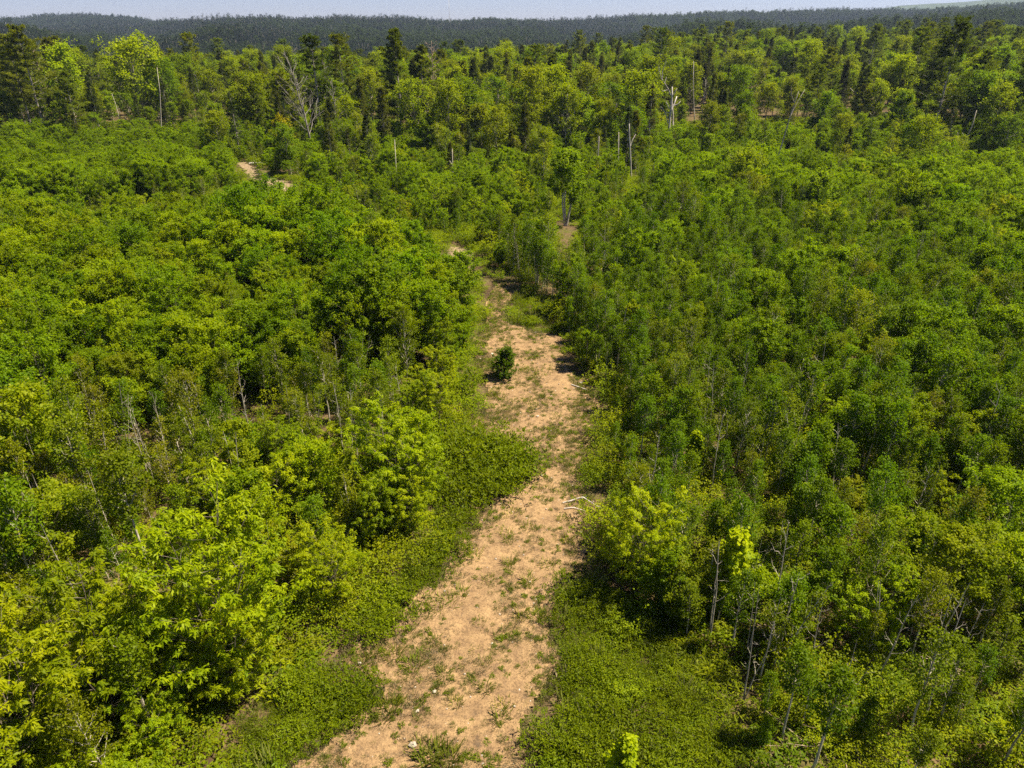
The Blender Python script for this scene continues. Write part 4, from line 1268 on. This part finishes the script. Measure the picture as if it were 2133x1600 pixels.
limbs_thing("dead_tree", (1393, 300), [
    ([(1393, 300), (1393.5, 270), (1395, 250), (1398, 225), (1400, 200), (1400, 181)], 0.24, 0.10),
    ([(1397, 199), (1391, 186), (1382, 172), (1374, 162), (1369, 147), (1367, 134)], 0.10, 0.03),
    ([(1379, 168), (1379, 150), (1383, 136), (1386, 128)], 0.09, 0.03),
    ([(1396, 235), (1406, 215), (1412, 202)], 0.14, 0.06),
    ([(1404, 220), (1412, 217), (1418, 211)], 0.09, 0.04),
    ([(1394, 226), (1386, 211)], 0.09, 0.04),
    ([(1391, 256), (1386, 235), (1376, 222)], 0.10, 0.04),
    ([(1395, 235), (1386, 234)], 0.07, 0.04),
    ([(1401, 200), (1404, 194), (1409, 184)], 0.10, 0.04),
    ([(1401, 290), (1403, 260), (1404, 240), (1403, 215), (1405, 195)], 0.15, 0.07),
    ([(1391, 187), (1380, 190), (1376, 186)], 0.05, 0.02),
    ([(1384, 175), (1388, 160)], 0.06, 0.02)], 'dead_wood', "big white forked dead tree standing at the right centre forest edge", "dead tree", seed=3)
limbs_thing("dead_tree", (1315, 380), [
    ([(1315, 380), (1314, 345), (1312, 300), (1311, 275), (1311, 258)], 0.13, 0.045),
    ([(1313, 305), (1318, 293), (1326, 281)], 0.06, 0.025)], 'dead_wood', "slim bright white dead stem with one side branch, right of centre", "dead tree", seed=4)
limbs_thing("dead_tree", (1180, 330), [
    ([(1178, 330), (1178, 290), (1176, 260), (1172, 225), (1169, 190)], 0.07, 0.02),
    ([(1177, 272), (1165, 258), (1153, 240), (1150, 228)], 0.06, 0.02),
    ([(1191, 292), (1187, 262), (1185, 235), (1183, 212), (1188, 180)], 0.07, 0.02),
    ([(1187, 264), (1195, 248), (1197, 230)], 0.05, 0.02),
    ([(1174, 235), (1180, 215), (1181, 195)], 0.04, 0.015)], 'pale_bark', "pair of thin bare forked stems above the three-stemmed maple", "dead tree", seed=5)
limbs_thing("dead_tree", (1045, 365), [([(1045, 365), (1045, 340), (1043, 318)], 0.20, 0.12), ([(1056, 360), (1056, 340), (1058, 318)], 0.06, 0.03)],
            'grey_bark', "thick broken-off white trunk at the centre of the forest edge", "dead tree", seed=6)
limbs_thing("dead_tree", (828, 402), [([(828, 402), (825, 350), (822, 291)], 0.10, 0.035)], 'pale_bark', "tall straight bare pole left of centre", "dead tree", seed=7)
limbs_thing("dead_tree", (817, 388), [([(817, 388), (812, 345)], 0.09, 0.06)], 'pale_bark', "short leaning bare pole beside the tall bare pole", "dead tree", seed=8)
limbs_thing("dead_tree", (945, 402), [([(945, 402), (943, 350), (942, 310)], 0.08, 0.03), ([(943, 345), (936, 335)], 0.03, 0.015)], 'pale_bark', "thin bare pole right of the tall straight bare pole", "dead tree", seed=9)
limbs_thing("dead_tree", (1245, 368), [([(1243, 368), (1246, 320), (1248, 284)], 0.11, 0.05), ([(1246, 345), (1252, 338)], 0.04, 0.02)], 'grey_bark', "thin grey pole left of the bright white dead stem", "dead tree", seed=10)
limbs_thing("dead_tree", (1291, 372), [([(1291, 372), (1288, 330), (1289, 275)], 0.09, 0.04)], 'grey_bark', "faint grey pole just left of the bright white stem", "dead tree", seed=11)
limbs_thing("dead_tree", (1447, 252), [([(1447, 252), (1445, 215), (1444, 180), (1445, 128)], 0.13, 0.04)], 'dead_wood', "straight white birch pole right of the big forked dead tree", "dead tree", seed=12)
limbs_thing("dead_tree", (1612, 375), [
    ([(1612, 375), (1618, 335), (1632, 290), (1645, 245), (1655, 215), (1664, 190)], 0.11, 0.03),
    ([(1645, 245), (1656, 228), (1672, 205), (1685, 188)], 0.05, 0.015), ([(1655, 215), (1650, 195), (1652, 180)], 0.035, 0.01)], 'grey_bark', "long curved leaning bare birch at the upper right", "dead tree", seed=13)
limbs_thing("dead_tree", (1790, 245), [([(1790, 250), (1788, 215), (1786, 200), (1782, 183)], 0.22, 0.08), ([(1787, 202), (1778, 190), (1774, 184)], 0.1, 0.04), ([(1788, 205), (1796, 185)], 0.08, 0.03)],
            'dead_wood', "white forked dead top beyond the leaning birch", "dead tree", seed=14)
limbs_thing("dead_tree", (1840, 275), [([(1840, 280), (1842, 250), (1846, 232)], 0.16, 0.08), ([(1842, 250), (1850, 236), (1858, 230)], 0.07, 0.03), ([(1842, 246), (1834, 234)], 0.07, 0.03)], 'dead_wood', "small white branching snag left of the dark pine", "dead tree", seed=15)
limbs_thing("dead_tree", (250, 262), [([(250, 262), (246, 235), (240, 215), (233, 195)], 0.09, 0.04)], 'dead_wood', "white leaning birch trunk at the left of the forest", "dead tree", seed=16)
limbs_thing("dead_tree", (340, 300), [([(340, 300), (336, 260), (333, 190), (327, 140)], 0.13, 0.03)], 'pale_bark', "tall grey pole with a bare top, left forest", "dead tree", seed=17)
limbs_thing("dead_tree", (172, 300), [([(172, 305), (165, 275), (156, 250)], 0.13, 0.05), ([(168, 285), (176, 272), (186, 268)], 0.05, 0.02)], 'twig', "leaning brown dead stem right of the tall left pines", "dead tree", seed=18)
limbs_thing("dead_tree", (1225, 215), [([(1222, 230), (1222, 190), (1221, 142)], 0.16, 0.04)], 'grey_bark', "tall grey dead spike in the centre forest", "dead tree", seed=19)
limbs_thing("dead_tree", (2000, 318), [([(2005, 320), (2012, 290), (2025, 262), (2034, 230)], 0.15, 0.06), ([(1996, 312), (1994, 290), (1990, 275)], 0.09, 0.05), ([(2012, 290), (2004, 276)], 0.06, 0.03)], 'pale_bark', "forked pale stem below the dark pine on the right", "dead tree", seed=20)

b = gat(1178, 470)
root = empty("maple_tree", b)
for px, r0, r1 in (([(1177, 470), (1174, 440), (1172, 420), (1173, 395)], 0.11, 0.06), ([(1178, 470), (1177, 440), (1176, 415), (1178, 390)], 0.11, 0.06), ([(1179, 470), (1185, 440), (1190, 418), (1191, 395)], 0.13, 0.06)):
    W = Wood(); W.limb(np.array([on_plane(u, v, b[1]) for u, v in px]) - b - np.array([0, 0, 0.3]), r0, r1, 6)
    link("trunk", quad_mesh("stem", *W.arrays(), [M['dead_wood']]), root)
c = link("crown", PR['tree'][4].crown, root, loc=(0, 0, 1.3)); c.color = (1.0, 1.05, 1, 1); c.scale = (0.80, 0.80, 0.74)
tag(root, "three-stemmed maple with white trunks standing beyond the track's end", "tree")

for i, (base, vt, sp, nb, mat, fork, lab) in enumerate([
        ((652, 330), 118, 3.4, 30, 'dark_grey_bark', 2, "large twiggy grey dead tree with two trunks, left centre"),
        ((708, 320), 165, 2.0, 22, 'dark_grey_bark', 1, "narrow twiggy grey dead tree right of the two-trunked grey tree"),
        ((1055, 262), 195, 2.0, 22, 'dead_wood', 1, "small brush-topped pale dead tree at the forest centre"),
        ((690, 280), 130, 2.0, 24, 'dark_grey_bark', 1, "twiggy dead crown behind the two-trunked grey tree"),
        ((905, 268), 85, 1.7, 40, 'twig', 1, "brown dead spruce beside the tall middle pine"),
        ((1460, 262), 165, 1.6, 18, 'dead_wood', 1, "pale twiggy tree right of the white birch pole"),
        ((112, 262), 95, 1.8, 44, 'twig', 1, "brown dead spruce just right of the tall left pine"),
        ((1510, 520), 450, 0.8, 20, 'twig', 1, "small brown twiggy dead sapling in the right thicket")]):
    b = gat(*base); H = height_to(b, vt)
    tm, bm_ = bare_tree("snag", 1000 + i, H, sp * H / 12 + 0.4, nb, 0.30, mat, fork, 6, el=0.3 if mat == 'twig' else 0.85)
    root = empty("dead_tree", b)
    link("trunk", tm, root); link("branch", bm_, root)
    tag(root, lab, "dead tree", "bare dead trees")


def ground_branch(px, r0, r1, lift, label, mat='dead_wood', name="fallen_branch", side=None):
    P_ = np.array([gat(u, v) for u, v in px]) + np.array([0, 0, 0.07])
    P_[:, 2] += np.array(lift)
    c = P_[0].copy()
    root = empty(name, c)
    W = Wood(); W.limb(P_ - c, r0, r1, 7)
    link("trunk", quad_mesh("log", *W.arrays(), [M[mat]]), root)
    if side is not None:
        W = Wood(); q = np.array([gat(u, v) for u, v in side]) + np.array([0, 0, 0.12]) - c
        q[1:, 2] += 0.15; W.limb(q, r1, r1 * 0.4, 5)
        link("branch", quad_mesh("side", *W.arrays(), [M[mat]]), root)
    tag(root, label, "fallen branch")


ground_branch([(1172, 1051), (1190, 1048), (1207, 1046), (1214, 1046), (1232, 1054), (1252, 1064)], 0.034, 0.02, [0.02, 0.06, 0.16, 0.18, 0.10, 0.03],
              "longer white dead branch arching over the track's right edge", side=[(1207, 1046), (1222, 1044)])
ground_branch([(1175, 1063), (1195, 1062), (1216, 1068)], 0.024, 0.015, [0.02, 0.05, 0.03], "shorter white dead branch lying just below the arching one")
ground_branch([(1190, 804), (1205, 810), (1222, 815)], 0.03, 0.02, [0.02, 0.05, 0.03], "thin pale stick at the track's right edge near the lone bush")
ground_branch([(520, 345), (545, 345), (560, 347)], 0.14, 0.10, [0.2, 0.3, 0.2], "white fallen log beside the far curving trail")
ground_branch([(555, 1120), (590, 1080), (600, 1060)], 0.02, 0.012, [0.3, 0.6, 0.9], "thin dead stick leaning among the left saplings", mat='twig')

for i, (u, v, sz, lab) in enumerate([(1500, 1085, 1.0, "pile of brown dead sticks right of the track below the lime sapling"),
                                     (1625, 1320, 1.0, "pile of grey-brown dead brush in the lower right"),
                                     (2045, 1215, 0.9, "reddish pile of dead sticks near the right edge"),
                                     (1850, 1160, 0.7, "small pile of dead sticks beside the leaning pale stem")]):
    b = gat(u, v)
    root = empty("brush_pile", b)
    g2 = np.random.default_rng(1100 + i)
    for j in range(26):
        a = g2.uniform(0, 6.28); e = g2.uniform(0.05, 0.9); L = sz * g2.uniform(0.6, 1.6)
        p0 = np.array([g2.normal(0, 0.35) * sz, g2.normal(0, 0.35) * sz, 0.03])
        W = Wood(); W.limb(path(p0, a, e, L, g2, 4, -0.1, 0.05), g2.uniform(0.010, 0.024), 0.005, 4)
        link("stick", quad_mesh("stick", *W.arrays(), [M['twig']]), root)
    tag(root, lab, "brush pile", "brush piles in the lower right")

# dead twigs and straw lying under the open scrub
g = np.random.default_rng(66)
TW = []
for i in range(4):
    g2 = np.random.default_rng(1200 + i); W = Wood()
    for j in range(9):
        W.limb(path(np.array([g2.normal(0, .3), g2.normal(0, .3), 0.02]), g2.uniform(0, 6.28), g2.uniform(0, 0.7), g2.uniform(.3, 1.0), g2, 3, 0, .06), 0.010, 0.003, 3)
    TW.append(quad_mesh("twigs", *W.arrays(), [M['twig']]))
X, Y = jgrid(4, 40, 8, 46, 1.3, g)
U, Vp = to_px(X, Y)
s_ = inside(ZONES[9][1], U, Vp) & (g.random(len(X)) < 0.5)
X, Y = X[s_], Y[s_]; nn = len(X)
scatter_stuff("dead_twigs", TW + DT, np.stack([X, Y, hgt(X, Y) + .02], 1), np.stack([np.zeros(nn), np.zeros(nn), g.uniform(0, 6.28, nn)], 1), np.where(g.random(nn) < .6, 1.0, 1.9), g.integers(0, 6, nn),
              "dead twigs and straw showing between the shrubs at lower right", "twigs")

# ------------------------------------------------------------------ leafless young stems standing up through the thickets
g = np.random.default_rng(71)
BS = []
for i in range(6):
    T, B_ = bare_tree("bare_stem", 1300 + i, 3.4, 0.55, 9, 0.35, 'pale_bark', 1 + (i % 3 == 2), 3, r=0.030, lean=g.uniform(-0.06, 0.06), el=0.9)
    BS.append((T, B_))
spots = []
for zi, n_want, d0_, d1_ in ((7, 62, 14, 60), (9, 22, 10, 26), (4, 34, 12, 34), (8, 14, 50, 90)):
    zp = ZONES[zi][1]
    k_ = 0
    while k_ < n_want:
        u, v = g.uniform(5, 2128), g.uniform(380, 1560)
        if inside(zp, np.array([u]), np.array([v]))[0]:
            b = gat(u, v)
            if not in_any(np.array([b[0]]), np.array([b[1]]), [TRACK, PATCH['d'], PATCH['b']], 0.8)[0]:
                spots.append((u, v, b, zi)); k_ += 1
cells = {}
for u, v, b, zi in spots:
    s = g.uniform(0.85, 1.35)
    root = empty("bare_sapling", b, g.uniform(0, 6.28), s, (g.normal(0, 0.05), g.normal(0, 0.05)))
    T, B_ = BS[int(g.integers(6))]
    link("trunk", T, root); link("branch", B_, root)
    uu, vv = (float(q) for q in to_px(b[0], b[1], b[2] + 2.5 * s))
    pl = place(dict(u=uu, v=vv, kind='x'))
    cells.setdefault(pl, []).append((uu, root))
for pl, L in cells.items():
    L.sort(key=lambda q: q[0])
    for i, (u, o) in enumerate(L):
        tag(o, "thin leafless pale stem, %s, %s" % ((ORD[i] + " from left" if i else "leftmost"), pl), "dead sapling", "leafless stems " + pl)

# ------------------------------------------------------------------ radio mast on the ridge
mp = gat(963, 60)
d0 = 1345.0
mx, my = (963 - 1066.5) / F * d0 * 1.12, d0
mb = np.array([mx, my, hg(mx, my)])
root = empty("radio_mast", mb)
mm, n_, l_ = new_mat("galvanised_steel")
p_ = n_.new("ShaderNodeBsdfPrincipled"); p_.inputs["Base Color"].default_value = (0.28, 0.28, 0.30, 1); p_.inputs["Metallic"].default_value = 0.4; p_.inputs["Roughness"].default_value = 0.6
l_.new(p_.outputs[0], n_.new("ShaderNodeOutputMaterial").inputs[0])
HM = 62.0
for k in range(3):
    a = k * 2.094
    W = Wood(); W.limb(np.array([[math.cos(a) * .9, math.sin(a) * .9, 0], [math.cos(a) * .7, math.sin(a) * .7, HM]]), 0.16, 0.14, 4)
    link("leg", quad_mesh("mast_leg", *W.arrays(), [mm]), root)
W = Wood()
for zz in np.arange(1, HM, 2.2):
    for k in range(3):
        a, c = k * 2.094, (k + 1) * 2.094
        W.limb(np.array([[math.cos(a) * .8, math.sin(a) * .8, zz], [math.cos(c) * .8, math.sin(c) * .8, zz + 1.6]]), 0.07, 0.07, 3)
link("lattice", quad_mesh("mast_lattice", *W.arrays(), [mm]), root)
tag(root, "slim lattice radio mast on the far ridge, cut by the top edge", "mast")

# ------------------------------------------------------------------ hazy air
hm, n_, l_ = new_mat("haze")
pv = n_.new("ShaderNodeVolumePrincipled")
pv.inputs["Color"].default_value = (0.58, 0.72, 1.0, 1)
pv.inputs["Density"].default_value = 0.0001
pv.inputs["Density Attribute"].default_value = ""
hm.cycles.homogeneous_volume = True
pv.inputs["Anisotropy"].default_value = 0.2
l_.new(pv.outputs[0], n_.new("ShaderNodeOutputMaterial").inputs["Volume"])
B = 5600.0
V = np.array([[x, y, z] for z in (-75, 420) for x, y in ((-B, -B), (B, -B), (B, B), (-B, B))], float)
Q = [[3, 2, 1, 0], [4, 5, 6, 7], [0, 1, 5, 4], [1, 2, 6, 5], [2, 3, 7, 6], [3, 0, 4, 7]]
hz_ = link("haze", quad_mesh("haze", V, np.array(Q), [hm]))
tag(hz_, "thin summer haze over the distant hills", kind="stuff")
